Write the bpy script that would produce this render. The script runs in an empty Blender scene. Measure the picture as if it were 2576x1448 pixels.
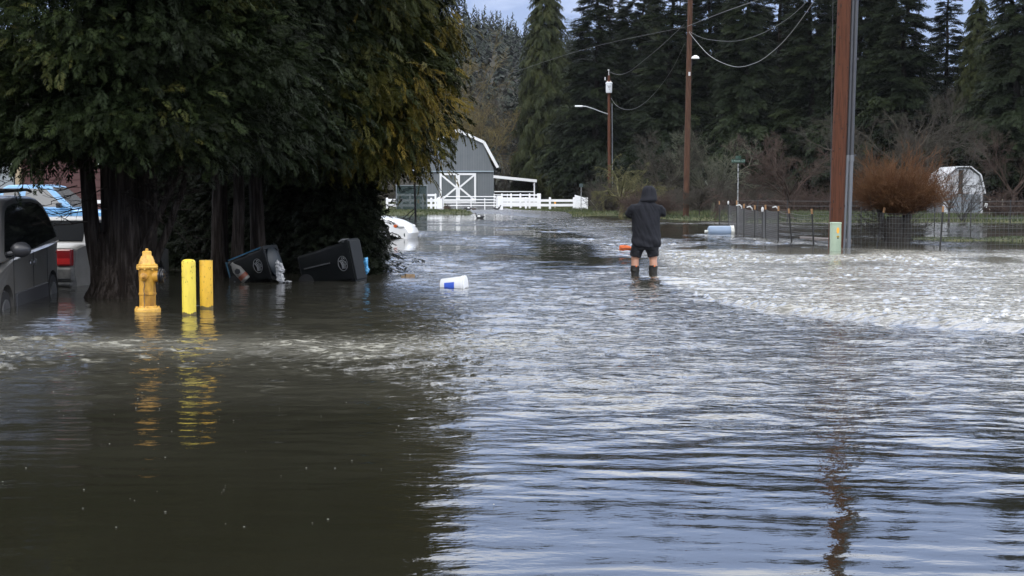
import bpy, bmesh, math, random
import numpy as np
from mathutils import Vector, Matrix
SC = bpy.context.scene
COL = SC.collection
R = math.radians
# ---------------------------------------------------------------- camera
CAMH = 1.39
FPX = 3576.0            # focal length measured on a 2576 px wide picture
PITCH = math.atan(229 / FPX)
cam_d = bpy.data.cameras.new('camera')
cam_d.sensor_width = 36.0
cam_d.lens = FPX / 2576 * 36.0
cam_d.clip_end = 5000
cam = bpy.data.objects.new('camera', cam_d)
cam.location = (0, 0, CAMH)
cam.rotation_euler = (R(90) - PITCH, 0, 0)
COL.objects.link(cam)
SC.camera = cam
# ---------------------------------------------------------------- world, sun, exposure
SUN_EL, SUN_AZ = R(34), R(215)     # sun high behind the left shoulder, behind thin cloud
world = bpy.data.worlds.new('World')
SC.world = world
world.use_nodes = True
nt = world.node_tree
nt.nodes.clear()
def N(t, typ, **kw):
    n = t.nodes.new(typ)
    for k, v in kw.items():
        setattr(n, k, v)
    return n
def wnodes():
    L = nt.links
    out = N(nt, 'ShaderNodeOutputWorld')
    bg = N(nt, 'ShaderNodeBackground')
    bg.inputs[1].default_value = 0.1
    sky = N(nt, 'ShaderNodeTexSky', sky_type='NISHITA', sun_disc=False, sun_elevation=SUN_EL, sun_rotation=SUN_AZ)
    sky.air_density = 1.0; sky.dust_density = 0.6; sky.ozone_density = 1.5
    geo = N(nt, 'ShaderNodeTexCoord')
    sep = N(nt, 'ShaderNodeSeparateXYZ'); L.new(geo.outputs['Generated'], sep.inputs[0])
    mp = N(nt, 'ShaderNodeMapping'); mp.inputs['Scale'].default_value = (1, 1, 3.2)
    L.new(geo.outputs['Generated'], mp.inputs[0])
    nz = N(nt, 'ShaderNodeTexNoise'); nz.inputs['Scale'].default_value = 3.0; nz.inputs['Detail'].default_value = 6; nz.inputs['Roughness'].default_value = 0.55
    L.new(mp.outputs[0], nz.inputs['Vector'])
    # cloud cover grows with elevation
    cr = N(nt, 'ShaderNodeMapRange'); cr.inputs[1].default_value = 0.23; cr.inputs[2].default_value = 0.40
    L.new(sep.outputs[2], cr.inputs[0])
    nr = N(nt, 'ShaderNodeMapRange'); nr.inputs[1].default_value = 0.38; nr.inputs[2].default_value = 0.62; nr.inputs[3].default_value = -0.3; nr.inputs[4].default_value = 0.05
    L.new(nz.outputs[0], nr.inputs[0])
    ad = N(nt, 'ShaderNodeMath', operation='ADD'); ad.use_clamp = True
    L.new(cr.outputs[0], ad.inputs[0]); L.new(nr.outputs[0], ad.inputs[1])
    # hazy low sky colour and bright high cloud
    low = N(nt, 'ShaderNodeMix', data_type='RGBA'); low.inputs[0].default_value = 0.8
    el = N(nt, 'ShaderNodeMapRange'); el.inputs[1].default_value = 0.15; el.inputs[2].default_value = 0.30; L.new(sep.outputs[2], el.inputs[0])
    elc = N(nt, 'ShaderNodeMix', data_type='RGBA'); L.new(el.outputs[0], elc.inputs[0]); elc.inputs[6].default_value = (4.2, 5.3, 8.6, 1); elc.inputs[7].default_value = (12.0, 15.6, 24.5, 1)
    L.new(sky.outputs[0], low.inputs[6]); L.new(elc.outputs[2], low.inputs[7])
    mx = N(nt, 'ShaderNodeMix', data_type='RGBA')
    L.new(ad.outputs[0], mx.inputs[0]); L.new(low.outputs[2], mx.inputs[6])
    zr = N(nt, 'ShaderNodeMapRange'); zr.inputs[1].default_value = 0.5; zr.inputs[2].default_value = 0.92; L.new(sep.outputs[2], zr.inputs[0])
    zc_ = N(nt, 'ShaderNodeMix', data_type='RGBA'); L.new(zr.outputs[0], zc_.inputs[0]); zc_.inputs[6].default_value = (38.0, 38.2, 38.4, 1); zc_.inputs[7].default_value = (18.0, 18.5, 19.5, 1)
    L.new(zc_.outputs[2], mx.inputs[7])
    L.new(mx.outputs[2], bg.inputs[0]); L.new(bg.outputs[0], out.inputs[0])
wnodes()
sd = bpy.data.lights.new('sun', 'SUN'); sd.energy = 0.9; sd.angle = R(14); sd.color = (1, 0.95, 0.87)
so = bpy.data.objects.new('sun', sd); COL.objects.link(so)
_dir = Vector((math.sin(SUN_AZ) * math.cos(SUN_EL), math.cos(SUN_AZ) * math.cos(SUN_EL), math.sin(SUN_EL)))
so.rotation_euler = _dir.to_track_quat('Z', 'Y').to_euler()
SC.view_settings.view_transform = 'Standard'
SC.view_settings.look = 'None'
SC.view_settings.exposure = 0.0
SC.view_settings.gamma = 1
SC.cycles.max_bounces = 6
SC.cycles.diffuse_bounces = 2
SC.cycles.glossy_bounces = 3
SC.cycles.transparent_max_bounces = 16
# ---------------------------------------------------------------- measuring helpers
def W(px, py, Y):
    """world point seen at picture position (2576 px wide) at distance Y"""
    a, b = (px - 1288) / FPX, -(py - 724) / FPX
    cp, sp = math.cos(PITCH), math.sin(PITCH)
    d = (a, cp + b * sp, -sp + b * cp)
    t = Y / d[1]
    return Vector((d[0] * t, Y, CAMH + d[2] * t))
def G(px, py, z=0.0):
    a, b = (px - 1288) / FPX, -(py - 724) / FPX
    cp, sp = math.cos(PITCH), math.sin(PITCH)
    d = (a, cp + b * sp, -sp + b * cp)
    t = (z - CAMH) / d[2]
    return Vector((d[0] * t, d[1] * t, z))
# ---------------------------------------------------------------- materials
MATS = {}
def mat(name, col, rough=0.6, metal=0.0, spec=0.5, noise=0.0, nscale=8.0, col2=None, bump=0.0, bscale=None, stretch=(1, 1, 1), attr=None, stops=None, alpha=None, coat=0.0, nlow=0.35, nhigh=0.65):
    if name in MATS: return MATS[name]
    m = bpy.data.materials.new(name); MATS[name] = m
    m.use_nodes = True
    t = m.node_tree; L = t.links
    p = t.nodes['Principled BSDF']
    p.inputs['Base Color'].default_value = (*col, 1)
    p.inputs['Roughness'].default_value = rough
    p.inputs['Metallic'].default_value = metal
    p.inputs['Specular IOR Level'].default_value = spec
    p.inputs['Coat Weight'].default_value = coat
    if alpha is not None: p.inputs['Alpha'].default_value = alpha
    tc = N(t, 'ShaderNodeTexCoord'); mp = N(t, 'ShaderNodeMapping'); mp.inputs['Scale'].default_value = stretch
    L.new(tc.outputs['Object'], mp.inputs[0])
    src = None
    if attr:
        a = N(t, 'ShaderNodeAttribute', attribute_name=attr)
        cr = N(t, 'ShaderNodeValToRGB')
        while len(cr.color_ramp.elements) < len(stops): cr.color_ramp.elements.new(0.5)
        for e, (pos, c) in zip(cr.color_ramp.elements, stops):
            e.position = pos; e.color = (*c, 1)
        L.new(a.outputs['Fac'], cr.inputs[0]); src = cr.outputs[0]
    if col2 is not None:
        nz = N(t, 'ShaderNodeTexNoise'); nz.inputs['Scale'].default_value = nscale; nz.inputs['Detail'].default_value = 6; nz.inputs['Roughness'].default_value = 0.6
        L.new(mp.outputs[0], nz.inputs['Vector'])
        mr = N(t, 'ShaderNodeMapRange'); mr.inputs[1].default_value = nlow; mr.inputs[2].default_value = nhigh
        L.new(nz.outputs[0], mr.inputs[0])
        mx = N(t, 'ShaderNodeMix', data_type='RGBA')
        L.new(mr.outputs[0], mx.inputs[0]); mx.inputs[6].default_value = (*col, 1); mx.inputs[7].default_value = (*col2, 1)
        if src: L.new(src, mx.inputs[6])
        src = mx.outputs[2]
    if src: L.new(src, p.inputs['Base Color'])
    if bump:
        nb = N(t, 'ShaderNodeTexNoise'); nb.inputs['Scale'].default_value = bscale or nscale * 3; nb.inputs['Detail'].default_value = 5
        L.new(mp.outputs[0], nb.inputs['Vector'])
        bp = N(t, 'ShaderNodeBump'); bp.inputs['Strength'].default_value = 1.0; bp.inputs['Distance'].default_value = bump
        L.new(nb.outputs[0], bp.inputs['Height']); L.new(bp.outputs[0], p.inputs['Normal'])
    return m
# ---------------------------------------------------------------- object helpers
def tag(o, label=None, cat=None, group=None, kind=None):
    if label: o['label'] = label
    if cat: o['category'] = cat
    if group: o['group'] = group
    if kind: o['kind'] = kind
    return o
def thing(name, label, cat, loc=(0, 0, 0), rot=(0, 0, 0), group=None):
    o = bpy.data.objects.new(name, None); COL.objects.link(o)
    o.location = loc; o.rotation_euler = rot; o.empty_display_size = 0.2
    return tag(o, label, cat, group)
class MB:
    def __init__(s): s.v = []; s.f = []; s.m = []
    def add(s, vs, fs, mi=0):
        b = len(s.v); s.v += [tuple(v) for v in vs]
        for f in fs: s.f.append(tuple(b + i for i in f)); s.m.append(mi)
        return s
    def box(s, c, d, rz=0.0, mi=0, rx=0.0, ry=0.0):
        M = Matrix.Translation(c) @ Matrix.Rotation(rz, 4, 'Z') @ Matrix.Rotation(ry, 4, 'Y') @ Matrix.Rotation(rx, 4, 'X')
        vs = [M @ Vector((x * d[0] / 2, y * d[1] / 2, z * d[2] / 2)) for x in (-1, 1) for y in (-1, 1) for z in (-1, 1)]
        return s.add(vs, [(0, 1, 3, 2), (4, 6, 7, 5), (0, 4, 5, 1), (2, 3, 7, 6), (0, 2, 6, 4), (1, 5, 7, 3)], mi)
    def beam(s, a, b, w, h, mi=0):
        a = Vector(a); b = Vector(b); d = b - a; L = d.length; d.normalize()
        up = Vector((0, 0, 1)) if abs(d.z) < 0.95 else Vector((0, 1, 0))
        sx = d.cross(up).normalized(); uz = sx.cross(d).normalized()
        vs = []
        for e in (a, b):
            for i, j in ((-1, -1), (1, -1), (1, 1), (-1, 1)):
                vs.append(e + sx * (i * w / 2) + uz * (j * h / 2))
        return s.add(vs, [(3, 2, 1, 0), (4, 5, 6, 7), (0, 1, 5, 4), (1, 2, 6, 5), (2, 3, 7, 6), (3, 0, 4, 7)], mi)
    def tube(s, pts, rad, n=10, mi=0, cap=True):
        pts = [Vector(p) for p in pts]
        if not hasattr(rad, '__len__'): rad = [rad] * len(pts)
        rings = []; prev = None
        for i, p in enumerate(pts):
            t = (pts[min(i + 1, len(pts) - 1)] - pts[max(i - 1, 0)]).normalized()
            if prev is None:
                x = t.cross(Vector((0, 0, 1)) if abs(t.z) < 0.9 else Vector((1, 0, 0))).normalized()
            else:
                x = (prev - t * prev.dot(t)).normalized()
            prev = x; y = t.cross(x)
            rings.append([p + (x * math.cos(2 * math.pi * k / n) + y * math.sin(2 * math.pi * k / n)) * rad[i] for k in range(n)])
        vs = [v for r in rings for v in r]; fs = []
        for i in range(len(rings) - 1):
            for k in range(n):
                a = i * n + k; b = i * n + (k + 1) % n
                fs.append((a, b, b + n, a + n))
        if cap:
            fs.append(tuple(reversed(range(n)))); fs.append(tuple(range((len(rings) - 1) * n, len(rings) * n)))
        return s.add(vs, fs, mi)
    def lathe(s, prof, n=24, mi=0, M=None, sx=1.0, sy=1.0):
        vs = []; fs = []
        M = M or Matrix.Identity(4)
        for r, z in prof:
            for k in range(n):
                a = 2 * math.pi * k / n
                vs.append(M @ Vector((r * math.cos(a) * sx, r * math.sin(a) * sy, z)))
        for i in range(len(prof) - 1):
            for k in range(n):
                a = i * n + k; b = i * n + (k + 1) % n
                fs.append((a, b, b + n, a + n))
        fs.append(tuple(reversed(range(n)))); fs.append(tuple(range((len(prof) - 1) * n, len(prof) * n)))
        return s.add(vs, fs, mi)
    def loft(s, rings, mi=0):
        n = len(rings[0]); vs = [v for r in rings for v in r]; fs = []
        for i in range(len(rings) - 1):
            for k in range(n):
                a = i * n + k; b = i * n + (k + 1) % n
                fs.append((a, b, b + n, a + n))
        fs.append(tuple(reversed(range(n)))); fs.append(tuple(range((len(rings) - 1) * n, len(rings) * n)))
        return s.add(vs, fs, mi)
    def eloft(s, rows, n=20, mi=0):
        """rows (z, cx, cy, rx, ry)"""
        return s.loft([[Vector((cx + rx * math.cos(2 * math.pi * k / n), cy + ry * math.sin(2 * math.pi * k / n), z)) for k in range(n)] for z, cx, cy, rx, ry in rows], mi)
    def ell(s, c, r, n=16, mi=0, M=None):
        vs = []; fs = []; m = n // 2
        M = M or Matrix.Identity(4)
        for i in range(m + 1):
            th = math.pi * i / m
            rr = max(math.sin(th), 1e-3)
            for k in range(n):
                a = 2 * math.pi * k / n
                vs.append(M @ Vector((c[0] + r[0] * rr * math.cos(a), c[1] + r[1] * rr * math.sin(a), c[2] - r[2] * math.cos(th))))
        for i in range(m):
            for k in range(n):
                a = i * n + k; b = i * n + (k + 1) % n
                fs.append((a, b, b + n, a + n))
        fs.append(tuple(reversed(range(n)))); fs.append(tuple(range(m * n, (m + 1) * n)))
        return s.add(vs, fs, mi)
    def prism(s, poly, axis, a, b, mi=0):
        """poly of 2D points extruded along axis ('x','y','z') from a to b"""
        def P(p, t): return {'x': (t, p[0], p[1]), 'y': (p[0], t, p[1]), 'z': (p[0], p[1], t)}[axis]
        n = len(poly)
        vs = [P(p, a) for p in poly] + [P(p, b) for p in poly]
        fs = [tuple(range(n)), tuple(reversed(range(n, 2 * n)))] + [(k, k + n, (k + 1) % n + n, (k + 1) % n) for k in range(n)]
        return s.add(vs, fs, mi)
    def mesh(s, name, mats, smooth=False):
        me = bpy.data.meshes.new(name)
        me.from_pydata(s.v, [], s.f); 
        for m in (mats if isinstance(mats, (list, tuple)) else [mats]): me.materials.append(m)
        me.polygons.foreach_set('material_index', s.m)
        bm = bmesh.new(); bm.from_mesh(me); bmesh.ops.recalc_face_normals(bm, faces=bm.faces)
        bm.to_mesh(me); bm.free()
        if smooth:
            me.polygons.foreach_set('use_smooth', [True] * len(me.polygons))
            try: me.set_sharp_from_angle(angle=R(smooth if smooth is not True else 40))
            except Exception: pass
        me.update()
        return me
    def build(s, name, mats, parent=None, smooth=False, bevel=0.0):
        o = bpy.data.objects.new(name, s.mesh(name, mats, smooth)); COL.objects.link(o)
        if parent: o.parent = parent
        if bevel:
            b = o.modifiers.new('bevel', 'BEVEL'); b.width = bevel; b.segments = 2; b.limit_method = 'ANGLE'
        return o
def np_obj(name, V, F, m, parent=None, attrs=None, smooth=False):
    """mesh object from numpy arrays, F (K, 3 or 4)"""
    me = bpy.data.meshes.new(name)
    k = F.shape[1]
    me.vertices.add(len(V)); me.vertices.foreach_set('co', np.ascontiguousarray(V, np.float32).ravel())
    me.loops.add(F.size); me.loops.foreach_set('vertex_index', np.ascontiguousarray(F, np.int32).ravel())
    me.polygons.add(len(F)); me.polygons.foreach_set('loop_start', np.arange(0, F.size, k, dtype=np.int32))
    me.update(calc_edges=True)
    if smooth: me.polygons.foreach_set('use_smooth', np.ones(len(F), bool))
    for an, av in (attrs or {}).items():
        a = me.attributes.new(an, 'FLOAT', 'POINT'); a.data.foreach_set('value', np.ascontiguousarray(av, np.float32))
    me.materials.append(m)
    o = bpy.data.objects.new(name, me); COL.objects.link(o)
    if parent: o.parent = parent
    return o
def dup(root, loc, rz=0.0, sc=1.0, label=None):
    r = root.copy(); COL.objects.link(r)
    r.location = loc; r.rotation_euler = (0, 0, rz); r.scale = (sc,) * 3 if not hasattr(sc, '__len__') else sc
    if label: r['label'] = label
    for ch in list(root.children):
        c = ch.copy(); COL.objects.link(c); c.parent = r
        for g in ch.children:
            d = g.copy(); COL.objects.link(d); d.parent = c
    return r
def fuse(mb, name, m, parent, voxel=0.01, smooth_it=2, fn=None):
    """join overlapping solids into one continuous skin"""
    me = mb.mesh('tmp', m); o = bpy.data.objects.new('tmp', me); COL.objects.link(o)
    r = o.modifiers.new('r', 'REMESH'); r.mode = 'VOXEL'; r.voxel_size = voxel
    if smooth_it:
        q = o.modifiers.new('s', 'SMOOTH'); q.iterations = smooth_it; q.factor = 0.5
    dg = bpy.context.evaluated_depsgraph_get()
    e = o.evaluated_get(dg)
    nm = bpy.data.meshes.new_from_object(e); nm.name = name
    bpy.data.objects.remove(o); bpy.data.meshes.remove(me)
    if fn:
        n = len(nm.vertices); co = np.empty(n * 3, np.float32); nm.vertices.foreach_get('co', co); co = co.reshape(-1, 3)
        no = np.empty(n * 3, np.float32); nm.vertices.foreach_get('normal', no); no = no.reshape(-1, 3)
        co = fn(co, no); nm.vertices.foreach_set('co', np.ascontiguousarray(co, np.float32).ravel())
    nm.materials.clear(); nm.materials.append(m)
    nm.polygons.foreach_set('use_smooth', [True] * len(nm.polygons)); nm.update()
    oo = bpy.data.objects.new(name, nm); COL.objects.link(oo)
    if parent: oo.parent = parent
    return oo
# ---------------------------------------------------------------- numpy noise and growth helpers
rng = np.random.default_rng(7)
def vnoise(x, y, seed=0):
    """smooth value noise in 2D, range 0..1"""
    xi = np.floor(x).astype(np.int64); yi = np.floor(y).astype(np.int64)
    xf = x - xi; yf = y - yi
    def h(a, b):
        n = (a * 374761393 + b * 668265263 + seed * 1442695041) & 0x7fffffff
        n = ((n ^ (n >> 13)) * 1274126177) & 0x7fffffff
        return ((n ^ (n >> 16)) & 0xffff) / 65535.0
    u = xf * xf * (3 - 2 * xf); v = yf * yf * (3 - 2 * yf)
    return (h(xi, yi) * (1 - u) + h(xi + 1, yi) * u) * (1 - v) + (h(xi, yi + 1) * (1 - u) + h(xi + 1, yi + 1) * u) * v
def fnoise(x, y, seed=0, o=3):
    s = 0; a = 0.5; t = 0
    for i in range(o):
        s = s + a * vnoise(x * 2 ** i, y * 2 ** i, seed + i * 17); t += a; a *= 0.5
    return s / t
def unit(v): return v / np.maximum(np.linalg.norm(v, axis=-1, keepdims=True), 1e-9)
def tubes_np(P, Rr, sides=3):
    K, n, _ = P.shape
    T = np.empty_like(P); T[:, 1:-1] = P[:, 2:] - P[:, :-2]; T[:, 0] = P[:, 1] - P[:, 0]; T[:, -1] = P[:, -1] - P[:, -2]
    T = unit(T)
    ref = np.where(np.abs(T[:, :1, 2:3]) < 0.9, np.array([0, 0, 1.0]), np.array([1.0, 0, 0]))
    X = unit(np.cross(T, np.broadcast_to(ref, T.shape))); Y = np.cross(T, X)
    a = 2 * np.pi * np.arange(sides) / sides
    V = P[:, :, None, :] + Rr[:, :, None, None] * (X[:, :, None, :] * np.cos(a)[None, None, :, None] + Y[:, :, None, :] * np.sin(a)[None, None, :, None])
    idx = np.arange(K * n * sides).reshape(K, n, sides)
    A = idx[:, :-1, :]; B = np.roll(idx, -1, axis=2)[:, :-1, :]; C = np.roll(idx, -1, axis=2)[:, 1:, :]; D = idx[:, 1:, :]
    F = np.stack([A, B, C, D], -1).reshape(-1, 4)
    return V.reshape(-1, 3), F
def grow(S, D, L, R0, n=6, bend=0.3, grav=0.0, wob=0.08, taper=0.25, g=rng):
    K = len(S); t = np.linspace(0, 1, n)[None, :, None]
    B = unit(g.normal(size=(K, 3))) * bend
    P = S[:, None, :] + L[:, None, None] * (t * D[:, None, :] + t * t * B[:, None, :] + t * t * np.array([0, 0, 1.0]) * grav)
    w = g.normal(size=(K, n, 3)) * wob * L[:, None, None]; w[:, 0] = 0
    P = P + w * t
    Rr = R0[:, None] * (1 - (1 - taper) * t[:, :, 0])
    return P, Rr
def spawn(P, Rr, per, spread, lf, rf, t0=0.25, t1=1.0, up=0.0, g=rng):
    K, n, _ = P.shape
    idx = np.repeat(np.arange(K), per); t = g.uniform(t0, t1, len(idx)) * (n - 1)
    i = np.minimum(t.astype(int), n - 2); f = (t - i)[:, None]
    S = P[idx, i] * (1 - f) + P[idx, i + 1] * f
    T = unit(P[idx, i + 1] - P[idx, i])
    D = unit(T + unit(g.normal(size=T.shape)) * spread + np.array([0, 0, up]))
    Lp = np.linalg.norm(P[:, -1] - P[:, 0], axis=1)
    L = Lp[idx] * lf * g.uniform(0.6, 1.2, len(idx)) * (1 - 0.4 * t / (n - 1))
    r = Rr[idx, i] * rf
    return S, D, L, r
def merge(parts):
    Vs = []; Fs = []; b = 0
    for V, F in parts:
        Vs.append(V); Fs.append(F + b); b += len(V)
    return np.concatenate(Vs), np.concatenate(Fs)
# ================================================================ ground and water
def pic(X, Y):
    Ys = np.maximum(Y, 0.5)
    return 1288 + FPX * X / Ys, 495 + CAMH * FPX / Ys
SH = np.array([(-9000, 36), (880, 37), (930, 60), (960, 112), (1185, 118), (1215, 124), (1250, 118), (1300, 104), (1350, 97), (1400, 93), (1440, 100), (1500, 108), (1600, 104), (1655, 92), (1700, 86), (1800, 81), (1830, 83), (1900, 77), (9000, 76)], float)
def smooth(a, b, x):
    t = np.clip((x - a) / (b - a), 0, 1); return t * t * (3 - 2 * t)
def ground_h(X, Y):
    X = np.asarray(X, float); Y = np.asarray(Y, float)
    px, py = pic(X, Y)
    sh = np.interp(px, SH[:, 0], SH[:, 1]) + (fnoise(X * 0.5, Y * 0.12, 5) - 0.5) * 5
    s = Y - sh
    h = np.where(s < 0, np.maximum(s * 0.03, -0.45), np.minimum(s * 0.02, 0.12))
    h = h + smooth(150, 172, Y) * 0.62 + smooth(172, 400, Y) * 3
    wet = smooth(141, 145, Y) * (1 - smooth(160, 166, Y)) * smooth(1050, 1070, px) * (1 - smooth(1258, 1275, px))
    h = h * (1 - wet) + wet * -0.03
    p = (fnoise(X * 1.3, Y * 0.35, 9) - 0.5) * 0.25
    isl = smooth(2240, 2300, px) * np.maximum(smooth(43, 45.5, Y) * (1 - smooth(48.5, 50.5, Y)), 0.9 * smooth(51.5, 52.5, Y) * (1 - smooth(53.5, 54.5, Y)) * smooth(2380, 2420, px))
    h = np.maximum(h, -0.45 + isl * (0.47 + p))
    mound = np.exp(-(((X + 5.6) / 1.3) ** 2 + ((Y - 19.8) / 1.0) ** 2)) * 0.37
    return h + mound
M_ground = mat('muddy_ground_and_grass', (0.03, 0.036, 0.010), 0.9, col2=(0.055, 0.055, 0.014), nscale=0.9, bump=0.05, bscale=6, spec=0.2)
def grid_obj(name, xs, ys, fn, m, **kw):
    X, Y = np.meshgrid(xs, ys); Z = fn(X, Y)
    V = np.stack([X, Y, Z], -1).reshape(-1, 3)
    a, b = X.shape
    i = np.arange(a * b).reshape(a, b)
    F = np.stack([i[:-1, :-1], i[:-1, 1:], i[1:, 1:], i[1:, :-1]], -1).reshape(-1, 4)
    return np_obj(name, V, F, m, smooth=True, **kw)
ys = np.concatenate([np.linspace(-60, 12, 12), np.linspace(14, 36, 40), np.linspace(37, 60, 60), np.linspace(61, 200, 220), np.geomspace(205, 3000, 24)])
xs = np.concatenate([-np.geomspace(3000, 62, 14), np.linspace(-60, 75, 330), np.geomspace(78, 3000, 14)])
o = grid_obj('ground', xs, ys, ground_h, M_ground); tag(o, kind='structure')
# driveway: wet asphalt rising out of the flood in front of the gate
M_drive = mat('wet_asphalt', (0.05, 0.05, 0.052), 0.2, col2=(0.10, 0.10, 0.10), nscale=0.8, bump=0.01, bscale=20, spec=0.6)
Yd = np.linspace(84, 168, 90); U = np.linspace(0, 1, 26)
def drive():
    YY, UU = np.meshgrid(Yd, U, indexing='ij')
    l = np.interp(YY, [84, 100, 120, 142, 168], [1330, 1235, 1190, 1150, 1118]); r = np.interp(YY, [84, 100, 120, 142, 168], [1420, 1440, 1420, 1290, 1256])
    XX = ((l + (r - l) * UU) - 1288) / FPX * YY
    ZZ = ground_h(XX, YY) + 0.02
    V = np.stack([XX, YY, ZZ], -1).reshape(-1, 3); a, b = XX.shape
    i = np.arange(a * b).reshape(a, b)
    F = np.stack([i[:-1, :-1], i[:-1, 1:], i[1:, 1:], i[1:, :-1]], -1).reshape(-1, 4)
    return np_obj('driveway', V, F, M_drive, smooth=True)
tag(drive(), kind='structure')
# ---- water
def tile(Nn, Ln, lmin, lmax, p, spread, seed):
    g = np.random.default_rng(seed)
    k = np.fft.fftfreq(Nn, Ln / Nn) * 2 * np.pi
    KX, KY = np.meshgrid(k, k); K = np.hypot(KX, KY); K[0, 0] = 1
    A = K ** (-p) * np.exp(-(K * lmin / 2 / np.pi) ** 4) * (1 - np.exp(-(K * lmax / 2 / np.pi) ** 4))
    A *= (0.12 + np.abs(KY / K)) ** spread; A[0, 0] = 0
    h = np.real(np.fft.ifft2(A * np.exp(2j * np.pi * g.random((Nn, Nn)))))
    gy = np.gradient(h, Ln / Nn, axis=0)
    return h / gy.std()
def samp(T, Ln, x, y):
    n = T.shape[0]; u = (x / Ln * n) % n; v = (y / Ln * n) % n
    i = u.astype(int) % n; j = v.astype(int) % n; a = u - np.floor(u); b = v - np.floor(v)
    i1 = (i + 1) % n; j1 = (j + 1) % n
    return (T[j, i] * (1 - a) + T[j, i1] * a) * (1 - b) + (T[j1, i] * (1 - a) + T[j1, i1] * a) * b
T1 = tile(1024, 11.0, 0.26, 1.3, 2.0, 1.3, 1)
T2 = tile(1024, 4.3, 0.10, 0.36, 1.6, 2.2, 2)
T4 = tile(1024, 4.1, 0.08, 0.26, 1.5, 0.6, 4)
T3 = tile(1024, 6.1, 0.10, 0.42, 2.0, 9.0, 3)      # long straight ripples
AP = np.array([200, 700, 1100, 1400, 1700, 2000, 2500], float)
AR = np.array([520, 548, 560, 575, 600, 625, 650, 680, 705, 740, 780, 830, 870, 920, 980, 1050, 1150, 1300, 1450], float)
AT = np.array([
 [0, 0, 0, 0, 0, 0, 0],
 [0, 0, .004, .02, .03, .03, .02],
 [.005, .005, .03, .06, .09, .08, .09],
 [.01, .01, .05, .12, .03, .04, .03],
 [.01, .01, .06, .10, .08, .05, .008],
 [.01, .01, .025, .02, .11, .09, .04],
 [.01, .01, .04, .025, .15, .15, .14],
 [.01, .02, .09, .07, .15, .15, .14],
 [.01, .02, .10, .11, .11, .14, .13],
 [.012, .02, .10, .12, .10, .14, .14],
 [.02, .03, .11, .13, .09, .13, .16],
 [.07, .06, .13, .14, .12, .08, .08],
 [.14, .14, .14, .13, .12, .09, .09],
 [.11, .11, .12, .12, .11, .10, .08],
 [.06, .06, .08, .10, .10, .09, .07],
 [.03, .03, .05, .07, .07, .07, .055],
 [.018, .018, .034, .032, .034, .036, .032],
 [.010, .010, .026, .014, .013, .013, .014],
 [.008, .008, .024, .010, .008, .008, .008]])
def table(T, px, py):
    a = np.clip(np.interp(px, AP, np.arange(len(AP))), 0, len(AP) - 1.001); b = np.clip(np.interp(py, AR, np.arange(len(AR))), 0, len(AR) - 1.001)
    i = a.astype(int); j = b.astype(int); fa = a - i; fb = b - j
    return (T[j, i] * (1 - fa) + T[j, i + 1] * fa) * (1 - fb) + (T[j + 1, i] * (1 - fa) + T[j + 1, i + 1] * fa) * fb
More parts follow.
